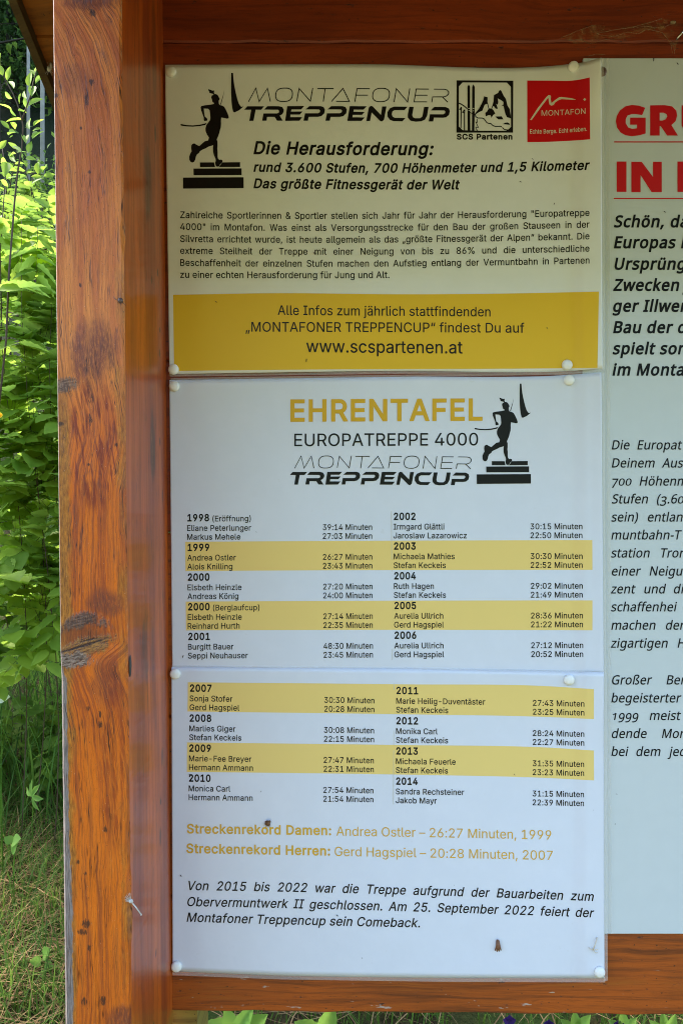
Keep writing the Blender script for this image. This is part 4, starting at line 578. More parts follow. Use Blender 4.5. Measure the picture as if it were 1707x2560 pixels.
def wood_post_left():
    nb = NB('silvered_weathered_wood'); x, y, z = nb.xyz(nb.obj()); d = y * 1000; v = z * 1000
    st = nb.noise(nb.vec(d * .12, v * .004), 1, 5, .7); br = nb.noise(nb.vec(d * .03, v * .004, 3.0), 1, 3); fine = nb.noise(nb.vec(d * .6, v * .02, 5.0), 1, 4, .75)
    c = nb.mix(nb.sm(br, .35, .62), lin(150, 128, 108), lin(146, 92, 48)); c = nb.mix(nb.sm(st, .45, .66) * .7, c, lin(90, 66, 48)); c = nb.mix(nb.sm(fine, .52, .75) * .6, c, lin(58, 42, 32))
    nb.bump(st + fine * .5, .5, .0008); return nb.fin(c, .8, .25)

def wood_board(name, base, dark, seed=0.0, coat=.25, dirt=.8, light=None, rough=.5):
    """boards with the grain running along X"""
    nb = NB(name); x, y, z = nb.xyz(nb.obj())
    u = x * 1000; v = z * 1000
    n1 = nb.noise(nb.vec(u * .004, v * .02, seed), 1, 3)
    ph = v + n1 * 30
    st = nb.noise(nb.vec(u * .005, ph * .16, seed + 1), 1, 5, .7)
    br = nb.noise(nb.vec(u * .006, ph * .03, seed + 2), 1, 3)
    fine = nb.noise(nb.vec(u * .03, ph * .9, seed + 3), 1, 3, .7)
    c = nb.mix(nb.sm(br, .35, .65), base, tuple(a * .6 + b * .4 for a, b in zip(base, dark)))
    c = nb.mix(nb.sm(st, .44, .68) * .7, c, dark)
    c = nb.mix(nb.sm(fine, .5, .8) * .45, c, tuple(k * .4 for k in dark[:3]) + (1,))
    if light is not None:
        c = nb.mix(nb.sm(st, .5, .32) * nb.sm(br, .4, .6) * .7, c, light)
    sp = nb.sm(nb.noise(nb.vec(u * .06, v * .16, seed + 5), 1, 4, .7), .635, .69)
    c = nb.mix(sp * dirt, c, lin(38, 22, 16))
    sp2 = nb.sm(nb.noise(nb.vec(u * .22, v * .34, seed + 8), 1, 2, .5), .70, .735)
    c = nb.mix(sp2 * dirt, c, lin(30, 18, 14))
    if light is not None:                                   # worn spots down to bare grey wood along the lower edge
        wr = nb.sm(nb.noise(nb.vec(u * .035, v * .14, seed + 11), 1, 3, .7), .655, .69) * nb.sm(v, 715, 682)
        c = nb.mix(wr * .9, c, lin(176, 158, 142))
    gr = nb.noise(nb.vec(u * .03, ph * .24, seed + 14), 1, 5, .85); c = nb.mix(nb.sm(gr, .54, .72) * .5, c, tuple(k * .35 for k in dark[:3]) + (1,))
    nb.bump(fine * .5 + st * .5 + gr * .5 - sp, .5, .0006)
    return nb.fin(c, rough, .4, coat=coat, coat_rough=.2)

M_POST = wood_post_front(); M_SIDE = wood_post_side(); M_LEFT = wood_post_left()
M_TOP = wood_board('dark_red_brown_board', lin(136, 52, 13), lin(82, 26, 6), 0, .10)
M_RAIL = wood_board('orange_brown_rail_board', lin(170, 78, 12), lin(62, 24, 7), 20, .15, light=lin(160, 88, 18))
M_ROOF = wood_board('brown_roof_board', lin(150, 88, 24), lin(88, 50, 14), 40, 0, .9)
M_FASCIA = wood_board('mossy_dark_fascia', lin(84, 66, 36), lin(50, 38, 22), 60, 0, .6, rough=.7)
M_FOOT = wood_board('mossy_post_wood', lin(142, 124, 52), lin(96, 76, 30), 80, 0, .9, rough=.7)
M_STEEL = plain('bright_steel', (.6, .6, .55, 1), .25, .5, 0, metal=1.0)

board = empty('notice_board', 'wooden notice board of orange brown varnished boards with a small roof', 'notice board')

# post: front face with a bevelled left edge, leaning a little like the real one
LF = 0.581
def post_section(py):
    k = (py - 0) / 2560.0
    xl = P(131 + 29 * k, py, LF)[0]; xr = P(303 + 25 * k, py, LF)[0]
    z = P(0, py, LF)[2]; yf = LF - D
    j = [0.0003 * math.sin(py * .013 + i * 2) + 0.0003 * math.sin(py * .041 + i) + .0003 * math.sin(py * .17 + i) * math.sin(py * .023) for i in range(3)]
    bw = 0.0013 + .0012 * min(1, max(0, (py - 1620) / 80)) + .3 * max(0, j[0])
    gouge = 0.0
    for g0, w0, d0 in ((585, 30, .004), (2290, 60, .005), (2205, 25, .003), (2100, 30, .002)):
        gouge += d0 * math.exp(-((py - g0) / w0) ** 2)
    return [(xl, .001, z), (xl, yf + bw * 1.6, z), (xl + bw, yf, z), (xl + (xr - xl) * .5, yf + 0.0002 * math.sin(py * .02), z),
            (xr - .0015 + j[1] - gouge * .2, yf, z), (xr + j[1] * .3 - gouge * .0, yf + .0022 + gouge, z), (xr, .001, z)]
pys = list(np.concatenate([np.linspace(-565, 2600, 224), np.linspace(2650, 4930, 12)]))
V = []; Fc = []; Mi = []
for py in pys: V += post_section(py)
n = 7
for r in range(len(pys) - 1):
    for i in range(n):
        j = (i + 1) % n; Fc.append((r*n+i, (r+1)*n+i, (r+1)*n+j, r*n+j)); Mi.append({5: 1, 0: 2}.get(i, 0))
Fc.append(tuple(range(n))); Fc.append(tuple((len(pys)-1)*n+i for i in range(n))[::-1]); Mi += [0, 0]
post = mesh_obj('post', V, Fc, [M_POST, M_SIDE, M_LEFT], board); post.data.polygons.foreach_set('material_index', Mi)
tag(post, 'weathered orange post with a broken knot and grey left edge')

# horizontal back boards; their front is the plane Y = 0
x_in = -0.1775
def back_board(name, top, bot, mat, y0=0.0, x0=x_in, x1=.74):
    """top / bottom edges as photo pixels at the left and right"""
    mb = MB()
    zt = [P(0, p, D)[2] for p in top]; zb = [P(0, p, D)[2] for p in bot]; th = .022; c = .0016
    N = 40; sec = []
    V = []; Fc = []
    for i in range(N + 1):
        t = i / N; x = x0 + (x1 - x0) * t; a = zt[0] + (zt[1]-zt[0]) * t; b = zb[0] + (zb[1]-zb[0]) * t
        w_ = .0005 * math.sin(x * 61) + .0004 * math.sin(x * 147 + 1)
        b += w_
        V += [(x, y0 + th, a), (x, y0 + c, a), (x, y0, a - c), (x, y0, b + c), (x, y0 + c, b), (x, y0 + th, b)]
    for i in range(N):
        for k in range(6):
            k2 = (k + 1) % 6; Fc.append((i*6+k, i*6+k2, (i+1)*6+k2, (i+1)*6+k))
    Fc.append(tuple(range(6))[::-1]); Fc.append(tuple(N*6+k for k in range(6)))
    mb.add(V, Fc)
    return mb.build(name, mat, board)
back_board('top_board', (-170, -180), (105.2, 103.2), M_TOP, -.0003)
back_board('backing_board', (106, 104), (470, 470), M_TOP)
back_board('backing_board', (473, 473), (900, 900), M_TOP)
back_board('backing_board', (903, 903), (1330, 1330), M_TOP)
back_board('backing_board', (1333, 1333), (1790, 1790), M_RAIL)
back_board('backing_board', (1793, 1793), (2240, 2240), M_RAIL)
back_board('bottom_rail', (2243, 2243), (2526, 2546), M_RAIL, -.001)
mb = MB()
a = P(391, 0, D + .024); b = P(493, 0, D + .024)
mb.box((a[0], .024, 0), (b[0], .085, P(0, 2400, D)[2])); mb.build('foot_post', M_FOOT, board)
# gable roof: underside planks, barge board and a thin covering
roof = empty('roof', None, None); roof.parent = board
XE = -0.3565
def roof_z(L): return ZC + .5556 - (L - .80) * .395 if L >= .65 else ZC + .5556 + .15 * .395 - (.65 - L) * .395
def roof_slab(name, L0, L1, lo, hi, x0, x1, mat):
    mb = MB(); V = []
    for x in (x0, x1):
        for L, o in ((L0, lo), (L1, lo), (L1, hi), (L0, hi)): V.append((x, L - D, roof_z(L) + o))
    mb.add(V, [(0,1,2,3), (7,6,5,4), (0,4,5,1), (1,5,6,2), (2,6,7,3), (3,7,4,0)])
    return mb.build(name, mat, roof)
k = 0
for L0, L1 in ((.652, .722), (.724, .838), (.840, .905), (.907, .972), (.974, 1.03), (.58, .648), (.50, .578), (.42, .498), (.34, .418), (.26, .338), (.16, .258)):  # front slope, out of view, reaches farther forward to darken the upper posters
    roof_slab('roof_plank', L0, L1, 0.0 + .0015 * (k % 2), .018, XE + .0095, .80, M_ROOF); k += 1
M_COVER = plain('dark_roofing_felt', (.05, .045, .04, 1), .8, .3, .3)
roof_slab('barge_board', .651, 1.035, -.012, .045, XE, XE + .009, M_FASCIA)
roof_slab('barge_board', .155, .649, -.012, .045, XE, XE + .009, M_FASCIA)
roof_slab('roof_covering', .651, 1.045, .0195, .028, XE - .008, .81, M_COVER)
roof_slab('roof_covering', .145, .649, .0195, .028, XE - .008, .81, M_COVER)

# ------------------------------------------------------------------ the sheets
def sm(a, b, x):
    t = min(1, max(0, (x - a) / (b - a))); return t * t * (3 - 2 * t)
def wav(x, y): return .0007 * math.sin(x * .006 + y * .0043) * math.sin(y * .007 + 1) + .0005 * math.sin(x * .013 + 2) * math.sin(y * .011)
def h_panel(x, y): return .0035
def h1(x, y):                                             # upper laminated sheet: rides up over the panel and curls at its corner
    curl = .0105 * sm(1436, 1506, x) * sm(340, 150, y) + .0026 * sm(1436, 1500, x)
    return .0020 + .0036 * sm(1420, 1462, x) + curl + (wav(x, y) + .0008) * sm(420, 520, x) * sm(150, 220, y)
def h2(x, y):
    return .0020 + .0036 * sm(1425, 1470, x) + .0016 * sm(1470, 1505, x) + (wav(x, y + 300) + .0006) * sm(425, 520, x) * .8
def h3(x, y):
    return .0032 + .0036 * sm(1425, 1470, x) + .002 * sm(1440, 1510, x) * sm(1900, 1700, y) + (wav(x, y + 700) + .0006) * sm(435, 520, x) * .8
def surf(h): return lambda x, y, lift=0.0: P(x, y, D - h(x, y) - lift)

def laminate(name, color, seed):
    nb = NB(name); o = nb.obj(); wave = nb.noise(o, 22, 3, .55)
    t1 = nb.noise(o, 7, 3, .6); t2 = nb.noise(o, 48, 4, .65); t3 = nb.noise(o, 160, 3, .6)
    c = nb.mix(nb.sm(t1, .35, .65) * .5 + nb.sm(t2, .4, .7) * .5, tuple(k * q for k, q in zip(color[:3], (.955, .96, .965))) + (1,), color)
    c = nb.mix(nb.sm(t3, .66, .74) * nb.sm(t2, .5, .62) * .10, c, (.42, .38, .28, 1))      # faint grime
    nb.bump(wave * 1.6 + t2 * .12, .22, .002)
    return nb.fin(c, .40 + (t2 - .5) * .25, .3, coat=.26, coat_rough=.10 + t2 * .08)
def ink(name, color, rough=.42):
    nb = NB(name); o = nb.obj(); wave = nb.noise(o, 22, 3, .55)
    nb.bump(wave * 1.6, .22, .002)
    return nb.fin(color, rough, .22, coat=.08, coat_rough=.14)

M_PAPER = laminate('laminated_white_paper', (.70, .722, .775, 1), 0); M_PAPER1 = laminate('warm_light_tinted_paper', (.78, .785, .745, 1), 0)  # upper sheet's creamier, brighter tone stands for the warm light under the roof
M_BLACK = ink('black_print', (.006, .0055, .006, 1)); M_GOLD = ink('golden_print', (.65, .375, .02, 1))
M_GOLD2 = ink('pale_gold_print', (.66, .385, .045, 1))
M_YEL = ink('yellow_print', (.76, .475, .025, 1)); M_YEL2 = ink('pale_yellow_print', (.82, .60, .19, 1))
M_RED = ink('red_print', (.58, .005, .008, 1)); M_REDW = ink('white_reversed_print', (.66, .60, .45, 1))
M_RULE = ink('hairline_print', (.55, .53, .42, 1))
M_PANEL = plain('pale_grey_green_panel', (.56, .605, .60, 1), .38, .45, .03, 60, coat=.2)
M_PRED = plain('red_lettering', (.56, .003, .008, 1), .4); M_PBLK = plain('black_lettering', (.008, .009, .010, 1), .5, .15)
nb = NB('clear_laminate'); nb.fin((.86, .84, .78, 1), .22, .5, alpha=.25); M_CLEAR = nb.mat

def sheet(name, top, bot, left, right, sf, parent, mat, nx=70, ny=70):
    """Coons patch between four edge polylines in photo pixels"""
    T = lambda t: (top[0][0] + (top[-1][0]-top[0][0])*t, curve1(top, top[0][0] + (top[-1][0]-top[0][0])*t))
    B = lambda t: (bot[0][0] + (bot[-1][0]-bot[0][0])*t, curve1(bot, bot[0][0] + (bot[-1][0]-bot[0][0])*t))
    V = []; Fc = []
    Lf = lambda s: tuple(a + (b - a) * s for a, b in zip(left[0], left[1])); Rt = lambda s: tuple(a + (b - a) * s for a, b in zip(right[0], right[1]))
    for j in range(ny + 1):
        s = j / ny
        for i in range(nx + 1):
            t = i / nx; q = []
            for k in range(2):
                q.append((1-s)*T(t)[k] + s*B(t)[k] + (1-t)*Lf(s)[k] + t*Rt(s)[k]
                         - ((1-s)*(1-t)*top[0][k] + (1-s)*t*top[-1][k] + s*(1-t)*bot[0][k] + s*t*bot[-1][k]))
            V.append(tuple(q))
    for j in range(ny):
        for i in range(nx): a = j*(nx+1)+i; Fc.append((a, a+1, a+nx+2, a+nx+1))
    W = [sf(x, y) for x, y in V]
    # give the sheet a thickness
    n0 = len(W); W += [(x, y + .0005, z) for x, y, z in W]; Fc += [tuple(i + n0 for i in f)[::-1] for f in Fc]
    ring = [i for i in range(nx)] + [j*(nx+1)+nx for j in range(ny)] + [ny*(nx+1)+i for i in range(nx, 0, -1)] + [j*(nx+1) for j in range(ny, 0, -1)]
    for a, b in zip(ring, ring[1:] + ring[:1]): Fc.append((b, a, a + n0, b + n0))
    return mesh_obj(name, W, Fc, mat, parent, True)

# right-hand panel
panel = empty('information_panel', 'pale grey green printed panel with red headline, right of the laminated posters', 'sign')
mb = MB(); a = P(1457, 145, D - .0035); b = P(1457, 2335, D - .0035)
mb.box((a[0], -.0035, b[2]), (.66, -.0003, a[2])); pl = mb.build('sheet', M_PANEL, panel)
bv = pl.modifiers.new('bevel', 'BEVEL'); bv.width = .0006; bv.segments = 2
sp = surf(h_panel)
pr = Print(sp); c = lambda pts, x0=1460, y0=130, s=2.834: [(x0 + x / s, y0 + y / s) for x, y in pts]
pr.poly(c([(430,395),(385,380),(335,375),(290,385),(250,415),(228,455),(222,490),(230,535),(255,570),(290,590),(335,597),(390,590),(433,577),(433,465),(323,465),(323,515),(372,515),(372,540),(340,545),(310,535),(292,505),(292,475),(305,450),(335,440),(365,440),(408,447)]))
pr.poly(c([(465,378),(565,376),(620,385),(650,415),(655,450),(645,490),(615,518),(662,592),(585,592),(540,525),(532,525),(532,592),(465,592)]),
        holes=[c([(532,430),(560,430),(580,440),(586,455),(576,476),(552,486),(532,485)])])
pr.poly(c([(688,378),(755,378),(755,510),(770,540),(800,548),(830,540),(845,510),(845,378),(912,378),(912,520),(885,575),(800,597),(715,575),(688,520)]))
pr.poly(c([(228,776),(297,776),(297,991),(228,991)])); pr.poly(c([(332,778),(405,778),(485,885),(485,778),(547,778),(547,993),(475,993),(397,872),(397,993),(332,993)]))
pr.poly(c([(658,776),(727,776),(727,991),(658,991)]))
pr.poly(c([(210,633),(760,633),(760,641),(210,641)])); pr.poly(c([(207,1034),(760,1034),(760,1042),(207,1042)]))
pr.build('headline', M_PRED, panel)
pr = Print(sp)
for y, x0, t in ((567.5,1533.4,'Schön, da'), (619.8,1533.5,'Europas l'), (673.4,1533.5,'Ursprüng'), (726.3,1531.5,'Zwecken j'), (778.6,1530,'ger Illwer'), (832,1531.5,'Bau der d'), (885,1530,'spielt son'), (938,1529.5,'im Monta')):
    pr.text(t, [(x0, y)], 28, 'N', 6.5, .19, xs=.945)
pr.build('lead_text', M_PBLK, panel)
pr = Print(sp); q = lambda x: 1460 + x / 2.6133
for y, ws in ((1123.5, ((178,'Die'),(345,'Europat'))), (1168.6, ((178,'Deinem'),(505,'Aus'))), (1213.8, ((175,'700'),(360,'Höhenm'))), (1258.5, ((178,'Stufen'),(470,'(3.60'))), (1303.7, ((175,'sein)'),(410,'entlan'))),
              (1348.5, ((175,'muntbahn-T'),)), (1393.6, ((173,'station'),(490,'Tron'))), (1438.8, ((175,'einer'),(425,'Neigu'))), (1483.5, ((172,'zent'),(388,'und'),(580,'di'))), (1528.3, ((173,'schaffenhei'),)),
              (1574, ((175,'machen'),(528,'der'))), (1619, ((172,'zigartigen'),(608,'H'))), (1711, ((175,'Großer'),(535,'Ber'))), (1756, ((175,'begeisterter'),)), (1800, ((178,'1999'),(425,'meist'))), (1845, ((175,'dende'),(505,'Mon'))), (1890, ((175,'bei'),(335,'dem'),(545,'jed')))):
    if y == 1711: pr.build('body_text', M_PBLK, panel); pr = Print(sp)
    for x, t in ws: pr.text(t, [(q(x), y)], 22.6, 'N', 2.2, .19, xs=.92, old=True)
pr.build('body_text', M_PBLK, panel)

# ---- shared emblems, traced in the first sheet's pixels and mapped by an affine rule
def runner(pr, f):
    g = lambda pts: [f(440 + x / 7.585, 170 + y / 7.585) for x, y in pts]
    body = [(615,398),(650,412),(700,430),(712,420),(727,432),(722,465),(732,495),(765,497),(795,515),(810,545),(830,580),(825,605),(812,620),(815,670),(830,700),(880,715),(915,735),(945,785),(985,870),(1003,930),(1000,955),(965,960),(910,948),(860,938),(855,1000),(857,1060),(852,1125),(838,1170),(825,1230),(800,1300),(775,1355),(790,1400),(790,1480),(785,1530),(792,1590),(792,1680),(800,1720),(830,1745),(850,1735),(878,1745),(885,1770),(870,1800),(835,1830),(830,1855),(800,1870),(765,1868),(750,1830),(745,1795),(757,1760),(752,1720),(725,1660),(705,1590),(702,1520),(710,1460),(690,1470),(620,1490),(560,1525),(500,1550),(455,1580),(445,1605),(400,1640),(380,1680),(370,1735),(345,1780),(315,1793),(280,1780),(258,1745),(255,1680),(275,1620),(300,1580),(292,1520),(295,1465),(320,1438),(350,1428),(390,1455),(445,1482),(490,1440),(550,1388),(612,1375),(628,1320),(590,1260),(565,1200),(563,1140),(580,1080),(615,1035),(650,985),(655,950),(650,870),(640,800),(610,772),(530,768),(535,830),(550,920),(590,955),(598,985),(590,1000),(540,1005),(530,985),(530,940),(505,870),(478,800),(470,745),(485,722),(560,705),(660,695),(725,680),(720,660),(695,645),(685,600),(670,560),(680,525),(715,505),(705,490),(660,480),(630,475),(640,455),(620,430)]
    right = [(880,1790),(1217,1786),(1217,1876),(800,1878),(835,1858),(850,1830)]
    pr.poly(g(body), g(right))
    pr.poly(g([(456,1790),(722,1790),(745,1878),(456,1878)])); pr.grid(g([(335,1907),(1245,1903)]), g([(337,2033),(1247,2030)]), 60); pr.grid(g([(135,2078),(1283,2072)]), g([(137,2287),(1285,2278)]), 80)
    pr.poly(g([(842,690),(856,697),(900,530),(922,400),(897,510)]))
    pr.poly(g([(1050,92),(1083,95),(1090,190),(1105,320),(1135,470),(1165,590),(1195,680),(1225,725),(1250,738),(1285,722),(1260,750),(1200,800),(1110,843),(1085,825),(1068,750),(1055,640),(1047,480),(1046,300),(1048,180)]))
    pr.poly(g([(88,1072),(100,1062),(200,1082),(320,1088),(450,1075),(540,1055),(587,1040),(560,1080),(450,1103),(320,1113),(200,1108),(98,1093)]))
def cup_word(pr, f):
    a = lambda pts, dx=0: [f(600 + (x + dx) / 5.6, 200 + y / 5.6) for x, y in pts]; b = lambda pts: a(pts, 1456)
    Pp = [(970,366),(1130,366),(1170,380),(1188,415),(1180,465),(1140,505),(1090,516),(960,516),(950,570),(890,570),(910,466),(1090,466),(1118,450),(1120,425),(1105,412),(918,412)]
    pr.poly(a([(105,368),(338,368),(298,416),(220,416),(190,572),(132,572),(158,416),(62,416)]))
    pr.poly(a([(385,366),(540,366),(590,378),(614,415),(610,450),(590,480),(555,498),(600,570),(520,570),(485,516),(378,516),(374,570),(310,570),(330,468),(520,468),(545,455),(548,430),(530,416),(340,414)]))
    pr.poly(a([(662,366),(900,364),(855,412),(720,412),(714,442),(876,440),(838,484),(708,484),(702,520),(870,520),(832,570),(632,572)]))
    pr.poly(a(Pp)); pr.poly(a(Pp, 306))
    pr.poly(b([(80,366),(316,368),(270,415),(135,415),(130,445),(288,447),(250,488),(122,488),(116,522),(288,524),(245,572),(45,572)]))
    pr.poly(b([(310,574),(345,390),(358,372),(375,363),(400,370),(515,490),(532,370),(592,370),(558,555),(535,578),(508,578),(385,455),(362,574)]))
    pr.poly(b([(700,372),(888,374),(842,422),(705,422),(675,440),(666,480),(680,515),(710,530),(858,532),(815,578),(690,576),(640,558),(606,510),(606,450),(640,395)]))
    pr.poly(b([(912,374),(972,376),(952,490),(960,520),(990,535),(1060,535),(1090,515),(1100,480),(1118,376),(1180,376),(1160,500),(1130,555),(1080,578),(1000,584),(930,570),(892,530),(890,480)]))
    pr.poly(b([(1262,376),(1420,378),(1465,400),(1478,440),(1465,490),(1425,522),(1380,528),(1255,526),(1245,580),(1182,580),(1200,480),(1385,480),(1412,465),(1415,440),(1400,426),(1212,426)]))
def thin_word(pr, f, wd):
    a = lambda pts, dx=0: [f(600 + (x + dx) / 5.6, 200 + y / 5.6) for x, y in pts]
    def O(cx, cy):
        o = []
        for k in range(36):
            t = 2 * math.pi * k / 36; cc, ss = math.cos(t), math.sin(t); e = .78
            x = math.copysign(abs(cc) ** e, cc) * 117; y = math.copysign(abs(ss) ** e, ss) * 94; o.append((cx + x - y * .09, cy + y))
        return o
    for pts in ([(120,305),(222,115),(270,303),(385,115),(425,302)], [(795,300),(828,118),(985,298),(1018,112)], [(1085,120),(1310,120)], [(1192,120),(1165,302)], [(1280,302),(1440,118),(1530,300),(1345,298)],
                [(1606,305),(1638,120),(1816,122)], [(1626,212),(1789,213)], [(2154,308),(2186,120),(2344,308),(2374,118)], [(2641,128),(2464,126),(2434,306),(2614,306)], [(2450,213),(2621,213)],
                [(2711,128),(2856,130),(2896,140),(2918,165),(2916,195),(2886,225),(2846,237),(2694,236),(2681,312)], [(2831,238),(2906,312)]):
        pr.stroke(a(pts), wd)
    pr.stroke(a(O(617, 207)), wd, True); pr.stroke(a(O(1973, 210)), wd, True)
ID = lambda x, y: (x, y)

# ---- first poster
p1 = empty('poster', 'laminated poster with large yellow band and red square logo, topmost on the board', 'poster', 'laminated posters pinned to the board')
s1 = surf(h1)
e_top = [(413, 162), (900, 160.5), (1425, 160), (1462, 155), (1502, 144)]; e_bot = [(424, 935), (1000, 927), (1440, 926), (1505, 921)]
sheet('sheet', e_top, e_bot, [(413,162),(424,935)], [(1502,144),(1505,921)], s1, p1, M_PAPER1, 360, 60)
pr = Print(s1); pr.grid([(433.3,737),(685,733),(1000,735.6),(1250,734),(1496,729)], [(435.6,927.5),(700,924.5),(1000,922.6),(1300,921.5),(1492.4,919.6)], 340); yb = pr.build('yellow_band', M_YEL, p1, .00012)
pr = Print(s1)
pr.text('Alle Infos zum jährlich stattfindenden', [(694.6,787),(950,789),(1225.4,791)], 23.5, 'A', 1.2)
pr.text('„MONTAFONER TREPPENCUP“ findest Du auf', [(614.3,829),(950,830),(1310,831.7)], 24, 'A', 1.2)
pr.text('www.scspartenen.at', [(765.4,880),(950,882),(1155.6,883.6)], 31, 'A', 1.5)
o = pr.build('band_text', M_BLACK, yb)
pr = Print(s1); runner(pr, ID); pr.build('runner_emblem', M_BLACK, p1)
pr = Print(s1); thin_word(pr, ID, 2.3); cup_word(pr, ID); pr.build('event_lettering', M_BLACK, p1)
pr = Print(s1); XI = .93
pr.text('Die Herausforderung:', [(634,384.5),(860,386.5),(1080,387)], 30.6, 'A', 6, .2)
pr.text('rund 3.600 Stufen, 700 Höhenmeter und 1,5 Kilometer', [(634,428.5),(1055,431),(1470,424)], 22.5, 'A', 6, .2)
pr.text('Das größte Fitnessgerät der Welt', [(634,469.8),(900,472.5),(1146,473)], 23, 'A', 6, .2)
pr.build('heading_text', M_BLACK, p1)
pr = Print(s1)
for t, y in (('Zahlreiche Sportlerinnen & Sportler stellen sich Jahr für Jahr der Herausforderung "Europatreppe', (545,546.5,539.5)), ('4000" im Montafon. Was einst als Versorgungsstrecke für den Bau der großen Stauseen in der', (574.5,576.5,568.8)),
             ('Silvretta errichtet wurde, ist heute allgemein als das „größte Fitnessgerät der Alpen“ bekannt. Die', (604.7,606,598)), ('extreme Steilheit der Treppe mit einer Neigung von bis zu 86% und die unterschiedliche', (634.2,636,628.8)),
             ('Beschaffenheit der einzelnen Stufen machen den Aufstieg entlang der Vermuntbahn in Partenen', (664.4,666,658.5))):
    pr.text(t, [(451,y[0]),(1000,y[1]),(1472.5,y[2])], 16.4, 'A', 2.2, xs=.93, just=True)
pr.text('zu einer echten Herausforderung für Jung und Alt.', [(451,694.3),(700,695.5),(973,695)], 16.4, 'A', 2.2)
pr.build('body_text', M_BLACK, p1)
k = lambda pts: [(1130 + x / 9.2235, 190 + y / 9.2235) for x, y in pts]
pr = Print(s1)
pr.poly(k([(100,100),(1405,108),(1398,1305),(95,1305)]), holes=[k([(235,148),(1258,152),(1350,250),(1353,1170),(1300,1225),(1240,1262),(600,1262),(240,1250),(150,1165),(152,240)])])
pr.poly(k([(378,190),(410,250),(410,700),(415,1262),(355,1262),(352,870),(348,250)]), holes=[k([(365,738),(405,738),(405,756),(365,756)]), k([(372,785),(396,785),(396,802),(372,802)])])
pr.poly(k([(486,190),(517,250),(515,870),(507,1262),(452,1262),(456,870),(458,250)]), holes=[k([(468,738),(505,738),(505,756),(468,756)]), k([(474,795),(498,795),(498,812),(474,812)])])
for pts, wd in (([(150,628),(200,645),(270,690),(345,755)],25), ([(410,835),(470,880),(520,890)],14), ([(210,715),(204,800),(197,1200)],22), ([(210,715),(170,772),(200,785)],20), ([(285,775),(280,850),(280,1250)],24), ([(285,775),(235,835),(280,850)],20),
                ([(812,630),(838,748)],18), ([(908,750),(925,690)],18), ([(530,890),(540,938),(590,968),(690,970),(735,990),(790,1070),(840,1095),(885,1095),(930,1140),(990,1162),(1110,1160),(1137,1170)],22), ([(1150,1185),(1200,1235),(1280,1245)],20),
                ([(568,990),(572,1070),(545,1065),(598,1185),(540,1180),(545,1215),(585,1262)],16)): pr.stroke(k(pts), wd / 9.2235)
pr.poly(k([(732,468),(812,490),(810,590),(820,650),(790,640),(745,665),(715,740),(690,800),(620,830),(560,870),(530,900),(512,880),(560,820),(620,745),(670,650),(715,550)]))
pr.poly(k([(840,745),(905,750),(950,790),(990,865),(940,900),(900,965),(880,900),(830,905),(770,932),(760,850),(800,820)]))
pr.poly(k([(1110,322),(1130,345),(1180,450),(1235,530),(1270,680),(1320,760),(1345,915),(1352,975),(1260,950),(1225,880),(1200,790),(1180,690),(1135,680),(1175,660),(1180,600),(1130,560),(1045,515),(1060,600),(1045,665),(1010,640),(1050,755),(1000,755),(960,700),(920,690),(950,590),(960,440),(1055,390),(1080,340)]))
pr.poly(k([(990,935),(1135,930),(1180,1000),(1060,1000)])); pr.poly(k([(1170,1110),(1210,1078),(1270,1070),(1310,1090),(1328,1125)]))
pr.text('SCS Partenen', [(1141,348.2),(1280,348.2)], 13, 'A', 9)
pr.build('club_emblem', M_BLACK, p1)
k = lambda pts: [(1300 + x / 8.2526, 180 + y / 8.2526) for x, y in pts]
pr = Print(s1); pr.grid(k([(140,176),(600,178),(1050,178),(1230,155),(1428,112)]), k([(142,1448),(600,1440),(1050,1418),(1250,1405),(1438,1388)]), 80, 60); rd = pr.build('red_logo', M_RED, p1, .00012)
pr = Print(s1)
pr.poly(k([(200,985),(360,740),(540,510),(580,475),(615,480),(632,510),(625,560),(640,640),(720,575),(800,520),(850,515),(1050,540),(1150,568),(1080,574),(850,560),(790,580),(720,625),(685,680),(640,695),(600,675),(585,620),(578,540),(555,555),(450,690),(230,995)]))
pr.poly(k([(1322,535),(1355,565),(1325,598),(1293,568)]))
pr.text('MONTAFON', k([(435,903),(900,888),(1340,858)]), 13.6, 'A', 0)
pr.text('Echte Berge. Echt erleben.', k([(198,1270),(800,1256),(1372,1212)]), 10.5, 'A', 3)
pr.build('logo_lettering', M_REDW, rd)

# ---- second poster (upper half of the honours list)
p2 = empty('poster', 'laminated poster headed EHRENTAFEL with golden letters and the years 1998 to 2006', 'poster', 'laminated posters pinned to the board')
s2 = surf(h2)
sheet('sheet', [(424,950),(1000,942),(1440,936),(1502,931)], [(431,1676),(1000,1684),(1508,1686)], [(424,950),(431,1676)], [(1502,931),(1508,1686)], s2, p2, M_PAPER, 360, 60)
AX = 135.2 / 151.6; AY = 250.8 / 289.2
pr = Print(s2); runner(pr, lambda x, y: (1191.1 + (x - 457.8) * AX, 958.8 + (y - 182.1) * AY)); pr.build('runner_emblem', M_BLACK, p2)
pr = Print(s2); bx = 447.8 / 513
thin_word(pr, lambda x, y: (736.6 + (x - 621.4) * 441 / 500, 1139.6 + (y - 220) * 31.7 / 35), 1.8)
cup_word(pr, lambda x, y: (724.6 + (x - 611) * bx, 1179.7 + (y - 265.4) * 32.6 / 37.6)); pr.build('event_lettering', M_BLACK, p2)
pr = Print(s2); pr.text('EHRENTAFEL', [(726,1052.5),(1205.4,1049.8)], 52, 'A', 5.5); pr.build('golden_title', M_GOLD, p2)
pr = Print(s2); pr.text('EUROPATREPPE 4000', [(735.7,1115.4),(1194.6,1113.2)], 31, 'A', 1); pr.build('subtitle', M_BLACK, p2)
